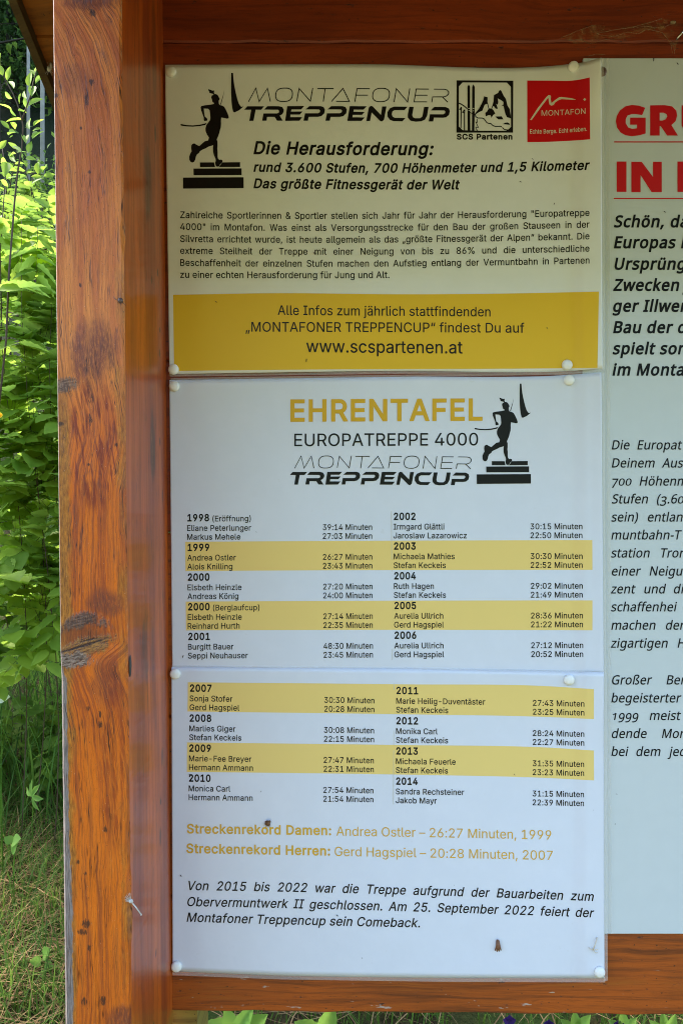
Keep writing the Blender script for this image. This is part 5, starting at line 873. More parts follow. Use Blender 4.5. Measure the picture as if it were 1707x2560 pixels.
for tl, bl in (([(463.5,1354.5),(1000,1351.6),(1479.6,1350.3)], [(464.3,1427.6),(1000,1425),(1480,1424.5)]), ([(464.7,1504),(1000,1501.6),(1480,1501)], [(465.4,1576),(1000,1574.5),(1480,1575.7)])):
    pr = Print(s2); pr.grid(tl, bl, 340); pr.build('yellow_stripe', M_YEL2, p2, .00012)
pr = Print(s2); pr.stroke([(978,1278),(980.5,1650)], 1.3); pr.build('column_rule', M_RULE, p2, .0002)
XN = .925
def rows(pr, pt, data, x0, y0, x1, x2, dy, dx, sl, b1=22, bend=0.0):
    """year, two names, two times; sl = slope of the printed lines"""
    for g, (yr, note, na, ta, nb_, tb) in enumerate(data):
        X = x0 + dx * g; Y = y0 + dy * g
        ln = lambda x, y: [(x, y), (x + 400, y + 400 * sl)]
        e = pr.text(yr, [(X, Y), (X + 54.2, Y + 54 * sl)], 17, 'A', 7)
        if note: pr.text(note, ln(X + 62.5, Y + .6), 14, 'A', 2.2, xs=XN, fit=False)
        for t, ti, o in ((na, ta, 24.4), (nb_, tb, 46.6)):
            pr.text(t, ln(X - .6, Y + o), 14.2, 'A', 2.4, xs=XN, fit=False)
            xt = x1 + dx * g; w_ = x2 - x1; yt = Y + o + (xt - X) * sl
            pt.text(ti, [(xt, yt + bend * .6), (xt + w_, yt + w_ * sl + bend)], 14.2, 'A', 2.4)
Mn = ' Minuten'
pr, pt = Print(s2), Print(s2)
rows(pr, pt, [('1998','(Eröffnung)','Eliane Peterlunger','39:14'+Mn,'Markus Mehele','27:03'+Mn), ('1999','','Andrea Ostler','26:27'+Mn,'Alois Knilling','23:43'+Mn), ('2000','','Elsbeth Heinzle','27:20'+Mn,'Andreas König','24:00'+Mn),
          ('2000','(Berglaufcup)','Elsbeth Heinzle','27:14'+Mn,'Reinhard Hurth','22:35'+Mn), ('2001','','Burgitt Bauer','48:30'+Mn,'Seppi Neuhauser','23:45'+Mn)], 469, 1302.9, 806.8, 930, 74.2, .5, -.006)
pr.build('names_column', M_BLACK, p2); pt.build('times_column', M_BLACK, p2)
pr, pt = Print(s2), Print(s2)
rows(pr, pt, [('2002','','Irmgard Glättli','30:15'+Mn,'Jaroslaw Lazarowicz','22:50'+Mn), ('2003','','Michaela Mathies','30:30'+Mn,'Stefan Keckeis','22:52'+Mn), ('2004','','Ruth Hagen','29:02'+Mn,'Stefan Keckeis','21:49'+Mn),
          ('2005','','Aurelia Ullrich','28:36'+Mn,'Gerd Hagspiel','21:22'+Mn), ('2006','','Aurelia Ullrich','27:12'+Mn,'Gerd Hagspiel','20:52'+Mn)], 984, 1299.4, 1325, 1454.8, 74.3, .5, -.002)
pr.build('names_column', M_BLACK, p2); pt.build('times_column', M_BLACK, p2)

# ---- third poster (lower half)
p3 = empty('poster', 'laminated poster with the years 2007 to 2014 and golden record lines, lowest on the board', 'poster', 'laminated posters pinned to the board')
s3 = surf(h3)
sheet('sheet', [(429,1668),(1000,1672),(1508,1681)], [(432,2428),(700,2438.5),(1100,2444.5),(1510,2446)], [(429,1668),(432,2428)], [(1508,1681),(1510,2446)], s3, p3, M_PAPER, 360, 60)
for tl, bl in (([(470,1705.6),(1000,1710.6),(1380,1716),(1483.5,1722.9)], [(469.3,1778.7),(1000,1785.6),(1380,1793),(1483.5,1797.9)]), ([(468,1856),(1000,1862.5),(1380,1869.5),(1483.5,1876.3)], [(467.5,1929.5),(1000,1936.4),(1380,1945.5),(1484,1951)])):
    pr = Print(s3); pr.grid(tl, bl, 340); pr.build('yellow_stripe', M_YEL2, p3, .00012)
pr = Print(s3); pr.stroke([(984.5,1709),(983,2011)], 1.3); pr.build('column_rule', M_RULE, p3, .0002)
pr, pt = Print(s3), Print(s3)
rows(pr, pt, [('2007','','Sonja Stofer','30:30'+Mn,'Gerd Hagspiel','20:28'+Mn), ('2008','','Marlies Giger','30:08'+Mn,'Stefan Keckeis','22:15'+Mn), ('2009','','Marie-Fee Breyer','27:47'+Mn,'Hermann Ammann','22:31'+Mn), ('2010','','Monica Carl','27:54'+Mn,'Hermann Ammann','21:54'+Mn)],
     475.2, 1728.6, 810.6, 935.7, 75, -.8, .0115)
pr.build('names_column', M_BLACK, p3); pt.build('times_column', M_BLACK, p3)
pr, pt = Print(s3), Print(s3)
rows(pr, pt, [('2011','','Marie Heilig-Duventäster','27:43'+Mn,'Stefan Keckeis','23:25'+Mn), ('2012','','Monika Carl','28:24'+Mn,'Stefan Keckeis','22:27'+Mn), ('2013','','Michaela Feuerle','31:35'+Mn,'Stefan Keckeis','23:23'+Mn), ('2014','','Sandra Rechsteiner','31:15'+Mn,'Jakob Mayr','22:39'+Mn)],
     990.6, 1734.7, 1331.2, 1459.7, 75.5, -.3, .0115, bend=2.0)
pr.build('names_column', M_BLACK, p3); pt.build('times_column', M_BLACK, p3)
pr = Print(s3)
pr.text('Streckenrekord Damen:', [(467.7,2082.8),(827.8,2087.5)], 22.5, 'A', 5.5); pr.text('Andrea Ostler – 26:27 Minuten, 1999', [(841,2089.2),(1100,2093.5),(1377,2099)], 23, 'A', 0)
pr.text('Streckenrekord Herren:', [(466.5,2132),(825,2138.5)], 22.5, 'A', 5.5); pr.text('Gerd Hagspiel – 20:28 Minuten, 2007', [(836.5,2140),(1100,2144.5),(1380.5,2150)], 23, 'A', 0)
pr.build('record_text', M_GOLD2, p3)
pr = Print(s3)
pr.text('Von 2015 bis 2022 war die Treppe aufgrund der Bauarbeiten zum', [(467,2225),(1000,2236),(1481,2252.5)], 22.5, 'A', 2.4, .2, xs=.93, just=True)
pr.text('Obervermuntwerk II geschlossen. Am 25. September 2022 feiert der', [(467,2265),(1000,2277.5),(1481,2293.4)], 22.5, 'A', 2.4, .2, xs=.93, just=True)
pr.text('Montafoner Treppencup sein Comeback.', [(467,2304),(760,2312),(1049,2318.4)], 22.5, 'A', 2.4, .2)
pr.build('closing_text', M_BLACK, p3)
# clear laminate margins
def margin(p, pts, wd, sf):
    pr = Print(sf); pr.stroke(pts, wd); return pr.build('laminate_margin', M_CLEAR, p, -.00025)
margin(p1, [(418,166),(428.5,938.5)], 7, s1); margin(p1, [(425,938),(1000,931),(1440,929.5),(1507,924)], 7, s1); margin(p2, [(427,947.5),(1000,939.5),(1440,934),(1500,929)], 5, s2)
margin(p2, [(1505.5,932),(1511,1684)], 7, s2); margin(p3, [(1512,1684),(1513.5,2452)], 9, s3); margin(p3, [(432,2433),(700,2443.5),(1100,2449.5),(1512,2451)], 10, s3); margin(p1, [(1505,146),(1508,920)], 6, s1)
margin(p3, [(430,1665.5),(1000,1670.5),(1508,1679)], 3.5, s3)
tape = Print(sp); tape.stroke([(1517.5,146),(1519.5,940),(1523,2334)], 9); tape.build('clear_edge_strip', M_CLEAR, panel, .0002)

# ------------------------------------------------------------------ drawing pins
M_PIN = plain('ivory_pin_plastic', (.84, .83, .76, 1), .3, .5)
def pin_mesh():
    prof = [(0, .0040), (.0022, .0038), (.0038, .0033), (.0047, .0025), (.0052, .0014), (.0051, 0), (.0008, 0), (.0008, -.004)]
    V = []; Fc = []; n = 28
    for r, h in prof:
        for k in range(n): t = 2 * math.pi * k / n; V.append((max(r, 1e-5) * math.cos(t), -h, max(r, 1e-5) * math.sin(t)))
    for i in range(len(prof) - 1):
        for k in range(n): k2 = (k + 1) % n; Fc.append((i*n+k, i*n+k2, (i+1)*n+k2, (i+1)*n+k))
    return V, Fc
V, Fc = pin_mesh(); pin0 = None
PINS = ((429,181,s1,'white drawing pin at the upper left corner of the topmost poster, beside the runner emblem'), (1432,168,s1,'white drawing pin above the red square logo on the topmost poster'),
        (435,924,s1,'white drawing pin in the lower left corner of the large yellow band'), (1416,913,s1,'white drawing pin at the lower right of the large yellow band'),
        (437,966,s2,'white drawing pin in the upper left corner of the EHRENTAFEL poster'), (1421,951,s2,'white drawing pin above the flag of the EHRENTAFEL poster, at its upper right'),
        (439,1684,s3,'white drawing pin left above the year 2007'), (1421,1699,s3,'white drawing pin at the right above the stripe of the year 2011'),
        (442,2415,s3,'white drawing pin in the lower left corner of the lowest poster'), (1497,2429,s3,'white drawing pin in the lower right corner of the lowest poster'))
for i, (px, py, sf, lb) in enumerate(PINS):
    if i == 0: pin0 = o = mesh_obj('drawing_pin', V, Fc, M_PIN, None, True)
    else: o = pin0.copy(); COL.objects.link(o)
    o.location = sf(px, py, .0002); o.rotation_euler = (random.uniform(-.08, .08), 0, random.uniform(-.1, .1)); o.scale = (1, 1, 1)
    tag(o, lb, 'drawing pin', 'white drawing pins holding the posters')

# ------------------------------------------------------------------ ground, hillside
def gz(x, y):
    L = y + D
    if L < 0.9: z = 0.0
    elif L < 3.2: z = .19 * (L - .9) ** 1.15
    else: z = .19 * 2.3 ** 1.15 + .60 * (L - 3.2) * min(1, .45 + .55 * (L - 3.2) / 3)
    if y < -5: z += .36 * (-5 - y) * min(1, (-5 - y) / 8)  # unseen rise behind the camera, added to hide low sky from the posters
    if L > 8: z += .25 * (L - 8)
    if z > 75: z = 75
    return z + .02 * math.sin(x * 2.1 + y) * math.sin(y * 1.7) * (1 if L > .9 else .2)
xs = np.concatenate([np.linspace(-160, -8, 24), np.linspace(-7, 7, 71), np.linspace(8, 160, 24)])
ys = np.concatenate([np.linspace(-150, -6, 26), np.linspace(-5.5, 6, 93), np.linspace(7, 130, 36)])
V = [(x, y, gz(x, y)) for y in ys for x in xs]; nx = len(xs)
Fc = [(j*nx+i, j*nx+i+1, (j+1)*nx+i+1, (j+1)*nx+i) for j in range(len(ys)-1) for i in range(nx-1)]
nb = NB('meadow_and_forest_soil'); x, y, z = nb.xyz(nb.obj())
n1 = nb.noise(nb.obj(), 3.0, 4); n2 = nb.noise(nb.obj(), 24, 4, .7)
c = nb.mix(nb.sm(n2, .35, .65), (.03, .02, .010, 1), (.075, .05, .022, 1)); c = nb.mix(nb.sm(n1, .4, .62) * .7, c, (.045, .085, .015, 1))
far = nb.sm(y, 3.5, 6); c = nb.mix(far * nb.noise(nb.obj(), .5, 4, lo=.2, hi=.4), c, (.012, .020, .007, 1))  # distant forest floor: canopy shade put into a darker soil colour
frontg = nb.sm(y, -4.6, -5.4); c = nb.mix(frontg, c, nb.mix(nb.noise(nb.obj(), .35, 4, .7, lo=.4, hi=.6), (.05, .07, .016, 1), (.12, .15, .035, 1)))  # unseen front slope, yellow-green to throw tinted light on the upper posters
nb.bump(n2, .6, .03); nb.fin(c, .95, .1)
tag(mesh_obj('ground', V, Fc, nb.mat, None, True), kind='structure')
nb = NB('unseen_bounce_gravel'); vd, vc = nb.voro(nb.obj(), 70)
c = nb.mix(nb.noise(nb.obj(), 90, 3, .7), (.17, .135, .06, 1), (.36, .30, .14, 1)); nb.bump(vd, .7, .01); nb.fin(c, .9, .2)
mb = MB(); N = 40
for i in range(N):
    xa, xb = -14 + 28*i/N, -14 + 28*(i+1)/N
    wa, wb = .06 * math.sin(xa*1.3), .06 * math.sin(xb*1.3)
    n = len(mb.V)
    mb.add([(xa, -3.6+wa, .03), (xb, -3.6+wb, .03), (xb, -.9+wb*.5, .03), (xa, -.9+wa*.5, .03)], [(0,1,2,3)])
tag(mb.build('added_bounce_path', nb.mat), kind='structure')  # added out of view to bounce warm light up onto the board

# ------------------------------------------------------------------ leaves
def leaf_mat(name, dark, light, trans=.45, rough=.62):
    nb = NB(name); r = nb.attr('rnd'); n = nb.noise(nb.obj(), 60, 2)
    c = nb.mix(nb.math('ADD', r * .85, n * .3, clamp=True), dark, light)
    nb.fin(c, rough, .18)
    tr = nb.t.nodes.new('ShaderNodeBsdfTranslucent')
    hs = nb.t.nodes.new('ShaderNodeHueSaturation'); hs.inputs['Hue'].default_value = .492; hs.inputs['Saturation'].default_value = .95; hs.inputs['Value'].default_value = 2.4
    nb.put(hs.inputs['Color'], c); nb.t.links.new(hs.outputs[0], tr.inputs['Color'])
    mx = nb.t.nodes.new('ShaderNodeMixShader'); mx.inputs[0].default_value = trans
    nb.t.links.new(nb.b.outputs[0], mx.inputs[1]); nb.t.links.new(tr.outputs[0], mx.inputs[2]); nb.t.links.new(mx.outputs[0], nb.out.inputs[0])
    return nb.mat
M_HAZEL = leaf_mat('hazel_leaf', (.075, .155, .018, 1), (.22, .32, .03, 1), .5)
M_WILLOW = leaf_mat('willow_leaf', (.08, .17, .03, 1), (.26, .36, .03, 1), .5)
M_HERB = leaf_mat('herb_leaf', (.07, .16, .025, 1), (.16, .28, .04, 1), .4)
M_BUSH = leaf_mat('bush_leaf', (.06, .12, .014, 1), (.18, .27, .025, 1), .42)
M_CROWN = leaf_mat('forest_leaf', (.013, .032, .010, 1), (.055, .115, .022, 1), .33, .6)
M_CROWN2 = leaf_mat('broadleaf_forest_leaf', (.03, .07, .012, 1), (.13, .22, .026, 1), .4, .6)
M_GRASS = leaf_mat('grass_blade', (.024, .066, .008, 1), (.10, .17, .02, 1), .32)
M_TALL = leaf_mat('shaded_grass_blade', (.02, .06, .008, 1), (.08, .17, .02, 1), .3)  # darker copy of the grass green, shade under the shrub mixed into it
M_STRAW = leaf_mat('dry_straw', (.09, .05, .02, 1), (.36, .23, .10, 1), .25, .7)
M_TWIG = plain('twig_bark', (.085, .055, .035, 1), .75, .2, .4, 90)
M_BARK = plain('grey_bark', (.42, .40, .38, 1), .9, .1, .4, 9); M_BARKD = plain('dark_bark', (.075, .062, .052, 1), .9, .1, .4, 9)

def leaf_shape(rows=9, width=.5, fold=.25, droop=.15, serr=.05, pleat=.02, tip=1.0, base=.75):
    V = []; cols = (-1, -.5, 0, .5, 1)
    for i in range(rows + 1):
        t = i / rows; w_ = width * .5 * (math.sin(math.pi * min(1, t ** base)) ** .8) * (1 if t < .75 else 1 - (t - .75) * .6 * tip)
        w_ = max(w_, .004)
        for s in cols:
            k = 1 + (serr if (i % 2 and abs(s) == 1) else 0)
            V.append((t, s * w_ * k, abs(s) * w_ * fold - droop * t * t + (pleat if (i % 2) else -pleat) * abs(s) * (1 if 0 < i < rows else 0)))
    Fc = [(r*5+c, r*5+c+1, (r+1)*5+c+1, (r+1)*5+c) for r in range(rows) for c in range(4)]
    return np.array(V), np.array(Fc)
LEAF_HAZEL = leaf_shape(10, .78, .22, .18, .10, .018, 1.0, .72)
LEAF_WILLOW = leaf_shape(8, .50, .35, .08, .0, .004, 1.0, .8)
LEAF_LOW = leaf_shape(4, .62, .2, .2, 0, 0)
LEAF_FAR = (np.array([(0, 0, 0), (.45, .28, .05), (1, 0, -.08), (.45, -.28, .05), (.5, 0, 0)], float), np.array([(0, 4, 1), (1, 4, 2), (2, 4, 3), (3, 4, 0)]))

class Leaves:
    def __init__(s): s.V = []; s.F = []; s.A = []; s.n = 0
    def add(s, shape, p, d, up, size, tint, wid=1.0):
        V, Fc = shape; d = Vector(d).normalized(); up = Vector(up)
        z = (up - d * up.dot(d))
        z = z.normalized() if z.length > 1e-3 else d.orthogonal().normalized()
        y = z.cross(d); M = np.array([d, y * wid, z]) * size
        s.V.append(V @ M + np.array(p)); s.F.append(Fc + s.n); s.A.append(np.full(len(V), tint)); s.n += len(V)
    def build(s, name, mat, parent):
        return mesh_obj(name, np.concatenate(s.V), np.concatenate(s.F), mat, parent, True, np.concatenate(s.A))
def rdir(spread=1.0, base=(0, 0, 0)):
    v = Vector((random.gauss(0, 1), random.gauss(0, 1), random.gauss(0, 1))).normalized() * spread + Vector(base); return v.normalized()

def grow(root, base, top, r, leaves, twigs, shape, size, n_side, n_leaf, droop=.1, tint=(0, 1), spread=.3, start=.25):
    """one stem with side twigs carrying alternate leaves"""
    base, top = Vector(base), Vector(top); pts = []
    for i in range(9):
        t = i / 8; pts.append(base.lerp(top, t) + Vector((math.sin(t * 5 + base.x * 9), math.cos(t * 4 + base.y * 7), 0)) * .03)
    twigs.tube(pts, r, r * .35, 6)
    for k in range(n_side):
        t = start + (1 - start) * (k + random.random()) / n_side; p = base.lerp(top, t)
        d = rdir(1.0, (0, 0, .45)); ln = spread * random.uniform(.5, 1.1) * (1.1 - .5 * t)
        q = [p + d * ln * s_ + Vector((0, 0, -droop * ln * s_ * s_)) for s_ in (0, .33, .66, 1)]
        twigs.tube(q, r * .4, r * .14, 4)
        for j in range(n_leaf):
            s_ = .2 + .8 * (j + random.random() * .6) / n_leaf; a = p + d * ln * s_ + Vector((0, 0, -droop * ln * s_ * s_))
            side = d.cross(Vector((0, 0, 1))).normalized() * (1 if j % 2 else -1)
            ld = (d * .5 + side * .9 + Vector((0, 0, random.uniform(-.35, .25)))).normalized()
            leaves.add(shape, a, ld, rdir(.55, (0, -.15, 1)), size * random.uniform(.65, 1.15), random.uniform(*tint))

# hazel-like bushes beside the board: each is its own plant
def bush(label, spots, shape, mat, size, n_side, n_leaf, tint=(0, 1), spread=.3, name='hazel_bush', cat='bush', group='leafy bushes behind the board', r=.007, start=.25, droop=.15):
    e = empty(name, label, cat, group); b0 = spots[0][0]; e.location = (b0[0], b0[1], gz(b0[0], b0[1]))
    lv = Leaves(); tw = MB(); off = Vector(e.location)
    for (bx, by), (tx, ty, tz) in spots:
        grow(e, Vector((bx, by, gz(bx, by) - .02)) - off, Vector((tx, ty, tz)) - off, r, lv, tw, shape, size, n_side, n_leaf, droop, tint, spread, start)
    tw.build('stem', M_TWIG, e, True); lv.build('foliage', mat, e); return e
def XL(px, L): return (px - 853.5) / F * L
def spot(pxb, L, pxt, pyt, Lt):
    a = P(pxt, pyt, Lt); return ((XL(pxb, L), L - D), a)
bush('yellow green hazel bush in front, its serrated leaves touching the post', [spot(120, 1.95, 95, 560, 1.7), spot(60, 2.0, 20, 600, 1.75), spot(170, 2.0, 165, 700, 1.7), spot(-60, 2.0, -80, 560, 1.8), spot(90, 2.05, 110, 840, 1.75)], LEAF_HAZEL, M_HAZEL, .064, 36, 9, (.25, 1), .27, start=.40, r=.0016)
bush('darker hazel bush in the second row, behind the yellow green one', [spot(40, 2.45, 30, 560, 2.3), spot(150, 2.5, 150, 520, 2.3), spot(-60, 2.5, -60, 600, 2.4), spot(90, 2.5, 80, 760, 2.3)], LEAF_HAZEL, M_HAZEL, .060, 30, 9, (.2, .9), .34, start=.3, r=.0016)
bush('low dark green shrub in the shade at the foot of the hazel', [spot(30, 2.3, 20, 1250, 2.2), spot(110, 2.4, 120, 1230, 2.2), spot(-50, 2.4, -60, 1280, 2.3), spot(150, 2.3, 165, 1330, 2.15)], LEAF_HAZEL, M_BUSH, .052, 24, 9, (0, .4), .28, start=.03, r=.0022)

bush('broad hazel bush several steps left of the board', [spot(-520, 3.0, -540, 620, 2.9), spot(-640, 3.1, -700, 560, 3.0), spot(-430, 3.2, -430, 640, 3.1), spot(-760, 3.0, -820, 680, 2.9)], LEAF_HAZEL, M_HAZEL, .068, 24, 8, (.2, 1), .42, r=.005)
bush('loose hazel bush behind the right end of the board', [spot(1500, 2.6, 1500, 700, 2.5), spot(1700, 2.7, 1750, 640, 2.6), spot(1900, 2.7, 1950, 720, 2.6)], LEAF_HAZEL, M_HAZEL, .066, 18, 8, (.2, 1), .4, r=.005)
# willow shoots with paired leaves, seen against the dark wood
e = empty('willow_shoot', 'upright willow shoots with small bright oval leaves, reaching up to the roof edge', 'shrub'); LW = 1.62
e.location = (XL(40, LW), LW - D, gz(XL(40, LW), LW - D)); off = Vector(e.location); z5 = 3.6465
W3 = lambda x, y, dl=0: Vector(P(x / z5, y / z5, LW + dl)) - off
tw = MB(); lv = Leaves()
tw.tube([W3(-60, 4200), W3(60, 3100), W3(85, 2500), W3(135, 1850), W3(165, 1560), W3(205, 1330), W3(213, 1150), W3(200, 1080), W3(165, 960), W3(120, 850), W3(60, 740), W3(5, 600), W3(-30, 420)], .0024, .0009, 6)
tw.tube([W3(200, 1110), W3(235, 1000), W3(275, 890), W3(305, 760), W3(330, 660), W3(340, 560)], .0018, .0008, 5)
tw.tube([W3(-120, 4200, .1), W3(20, 3000, .1), W3(5, 2300, .1), W3(55, 1580, .1), W3(20, 1300, .1)], .0018, .0008, 5)
tw.tube([W3(165, 1560), W3(320, 1590), W3(400, 1590)], .0012, .0006, 4)
for (bx, by, tx, ty, wd) in ((5,590,0,500,55),(70,735,90,620,50),(30,690,-5,600,60),(130,810,85,735,50),(115,900,50,845,45),(325,690,280,635,45),(270,790,275,670,68),(325,765,400,690,42),(330,655,365,580,52),(345,600,330,520,40),(290,880,310,780,68),(250,900,215,830,45),(262,965,362,905,62),(180,945,185,865,52),
        (250,985,230,900,50),(110,1000,5,945,36),(170,1010,235,1015,36),(150,1060,100,1000,45),(215,1095,80,1090,36),(140,1180,115,1110,50),(90,1175,18,1105,42),(275,1180,270,1085,62),(310,1150,382,1085,44),(300,1195,368,1170,44),(150,1210,72,1210,42),(240,1310,235,1225,64),(300,1265,378,1195,62),(265,1392,282,1303,78),(200,1390,122,1330,44),
        (0,1360,50,1290,60),(240,1440,312,1450,46),(360,1520,310,1505,80),(345,1480,345,1570,80),(400,1610,492,1590,46),(380,1612,300,1608,40),(60,1480,50,1575,80),(305,1700,228,1660,52),(150,1480,100,1400,50),(20,1440,60,1500,50),(90,1430,130,1390,40),(10,1640,70,1690,50),(130,1520,200,1560,46),(180,1640,240,1600,46),(430,1520,390,1540,50)):
    a = W3(bx, by, random.uniform(-.03, .03)); b = W3(tx, ty, random.uniform(-.04, .05)); d = b - a
    size = d.length * 1.2
    lv.add(LEAF_WILLOW, a, d, rdir(.25, (random.uniform(-.5, .5), -1, .2)), size, random.uniform(.3, 1), min(1.5, (wd / z5 / F * LW) / (size * .5)))
tw.build('stem', M_TWIG, e, True); lv.build('foliage', M_WILLOW, e)

# brighter undergrowth further up the bank
for i, (px, L, py, ln, label) in enumerate(((20, 4.6, 470, 26, 'sunlit bush on the bank, left behind the hazel'), (150, 4.2, 500, 26, 'sunlit bush on the bank, close to the post edge'), (-160, 5.0, 440, 24, 'sunlit bush on the bank, left of the picture edge'),
        (80, 7.0, 440, 22, 'higher bush on the slope below the pale tree trunks'), (280, 5.0, 520, 20, 'bush on the bank hidden by the post'))):
    bush(label, [spot(px - 40, L, px - 60, py + 40, L), spot(px + 20, L + .2, px, py, L), spot(px + 70, L, px + 80, py + 30, L - .2)], LEAF_LOW, M_BUSH, .085, ln, 8, (.35, 1) if i != 3 else (.1, .8), .55, 'leafy_bush', 'bush', 'sunlit bushes on the bank', .01, .2)

for i, (px, L, py, label) in enumerate(((420, 4.4, 700, 'bush on the bank behind the left half of the board'), (760, 5.2, 640, 'bush on the bank behind the middle of the board'), (1150, 4.6, 700, 'bush on the bank behind the right half of the board'), (600, 7.5, 420, 'high bush on the slope behind the left half of the board'), (1050, 7.8, 420, 'high bush on the slope behind the right half of the board'), (-480, 6.2, 480, 'bush on the slope far left'), (1700, 6, 520, 'bush on the slope far right'))):
    bush(label, [spot(px - 80, L, px - 110, py + 30, L), spot(px, L + .2, px, py, L), spot(px + 90, L, px + 120, py + 30, L - .2)], LEAF_LOW, M_BUSH, .11, 18, 8, (.1, .9), .6, 'leafy_bush', 'bush', 'sunlit bushes on the bank', .008, .1)

# ------------------------------------------------------------------ forest
def tree(label, px, L, trunk_r, crown_from, height, crown_r, nleaf, lmat, bmat, lsize=.15, lean=0.0, group='trees of the forest slope'):
    x, y = XL(px, L), L - D; z0 = gz(x, y)
    e = empty('forest_tree', label, 'tree', group); e.location = (x, y, z0)
    mb = MB(); mb.tube([(0, 0, -.3), (lean * .3, 0, height * .3), (lean * .7, .05, height * .65), (lean, 0, height)], trunk_r, trunk_r * .35, 9)
    for k in range(14):
        h = crown_from + (height - crown_from) * (k + random.random()) / 14; a = random.uniform(0, 6.28); rr = crown_r * (1.05 - .75 * (h - crown_from) / (height - crown_from))
        mb.tube([(lean * h / height, 0, h), (math.cos(a) * rr * .6, math.sin(a) * rr * .6, h + .1), (math.cos(a) * rr, math.sin(a) * rr, h - .15)], trunk_r * .22, trunk_r * .06, 4)
    mb.build('trunk', bmat, e, True)
    lv = Leaves(); ncl = max(10, nleaf // 26)
    for c in range(ncl):
        t = random.random() ** .8; h = crown_from + (height - crown_from) * t; rr = crown_r * (1.08 - .8 * t) * random.uniform(.35, 1.0); a = random.uniform(0, 6.28); tint = random.random()
        cx, cy = math.cos(a) * rr, math.sin(a) * rr
        for j in range(26):
            p = (cx + random.gauss(0, .34), cy + random.gauss(0, .34), h + random.gauss(0, .22))
            lv.add(LEAF_FAR, p, rdir(1, (math.cos(a) * .6, math.sin(a) * .6, -.3)), rdir(.8, (0, 0, 1)), lsize * random.uniform(.6, 1.2), min(1, max(0, tint + random.uniform(-.25, .25))))
    lv.build('crown', lmat, e)
tree('pale straight trunk in front of the dark wood, nearest the roof edge', 107, 11.0, .034, 3.4, 13, 1.5, 900, M_CROWN, M_BARK)
tree('thinner pale trunk left of the pale straight one', 72, 11.4, .028, 3.8, 13, 1.4, 900, M_CROWN, M_BARK)
tree('dark trunk between the pale trunks and the post', 128, 15.5, .05, 2.2, 14, 1.7, 1200, M_CROWN, M_BARKD)
kinds = (('bright broadleaf tree at the left picture edge', -10, 12.5, 1.3, 9, 1.8, M_CROWN2), ('broadleaf tree with yellow green clumps left of the roof corner', 40, 15.5, 2.6, 12, 2.0, M_CROWN2), ('dark spruce behind the pale trunks', 95, 18, .6, 15, 2.2, M_CROWN),
         ('dark spruce at the left edge of the wood', 15, 19, .5, 15, 2.2, M_CROWN), ('tall dark spruce behind the roof edge', 150, 20, .5, 17, 2.4, M_CROWN), ('dark spruce outside the left picture edge', -90, 18, .6, 15, 2.4, M_CROWN),
         ('high spruce on the slope behind the broadleaf trees', 60, 23, .5, 17, 2.6, M_CROWN), ('second high spruce, behind the post', 190, 23, .5, 17, 2.6, M_CROWN), ('broadleaf tree far left of the board', -200, 15, 1.5, 11, 2.2, M_CROWN2),
         ('spruce far left of the board', -330, 19, .6, 15, 2.5, M_CROWN), ('high spruce at the upper left', -20, 25, .5, 18, 2.8, M_CROWN), ('spruce top beyond the roof corner', 110, 27, .5, 18, 3.0, M_CROWN), ('spruce filling the gap at the upper left edge', 35, 17, .4, 16, 2.4, M_CROWN), ('broadleaf tree rising over the roof corner', 5, 21, .5, 17, 2.8, M_CROWN2), ('dark spruce close behind the thin pale trunk', 75, 16.5, .3, 14, 2.0, M_CROWN), ('farthest spruce on the slope', 20, 30, .5, 19, 3.2, M_CROWN), ('spruce behind the board post', 280, 19, .6, 15, 2.4, M_CROWN))
for lb, px, L, cf, hh, cr, m in kinds: tree(lb, px, L, .09, cf, hh, cr, 5200 if L < 20 else 3600, m, M_BARKD, .15 if L < 20 else .22)

for lb, px, L in (('young dark spruce on the slope behind the pale trunks, left one', 20, 15), ('young dark spruce on the slope between the two pale trunks', 88, 16.5), ('young dark spruce on the slope beside the post', 140, 14.8), ('young spruce higher on the slope, left', 50, 19), ('young spruce higher on the slope, right', 120, 19.5), ('young spruce left of the picture edge', -60, 15)):
    tree(lb, px, L, .04, .1, 5.0, 1.5, 4600, M_CROWN, M_BARKD, .14)
for lb, px, L in (('bright young broadleaf tree right behind the sunlit bushes, left', 30, 10.5), ('bright young broadleaf tree right behind the sunlit bushes, near the post', 150, 11)):
    tree(lb, px, L - 1.2, .02, .1, .55, .6, 1200, M_CROWN2, M_BARKD, .09)
for lb, px, L, m in (('broad spruce on the slope, far left', -520, 16, M_CROWN), ('broadleaf tree on the slope, far left', -760, 14, M_CROWN2), ('spruce at the far left end of the slope', -1000, 18, M_CROWN), ('second broad spruce at the far left end', -650, 21, M_CROWN), ('broadleaf tree behind the middle of the board', 560, 16, M_CROWN2),
        ('spruce behind the middle of the board', 900, 18, M_CROWN), ('broadleaf tree behind the right of the board', 1350, 15, M_CROWN2), ('spruce behind the right of the board', 1800, 18, M_CROWN), ('spruce right of the board', 2300, 17, M_CROWN), ('young spruce low on the slope, far left', -420, 12, M_CROWN), ('young spruce low on the slope, farther left', -860, 11.5, M_CROWN)):
    tree(lb, px, L, .09, .3, 11 if L > 12.5 else 4, 2.3 if L > 12.5 else 1.3, 3000, m, M_BARKD, .2)
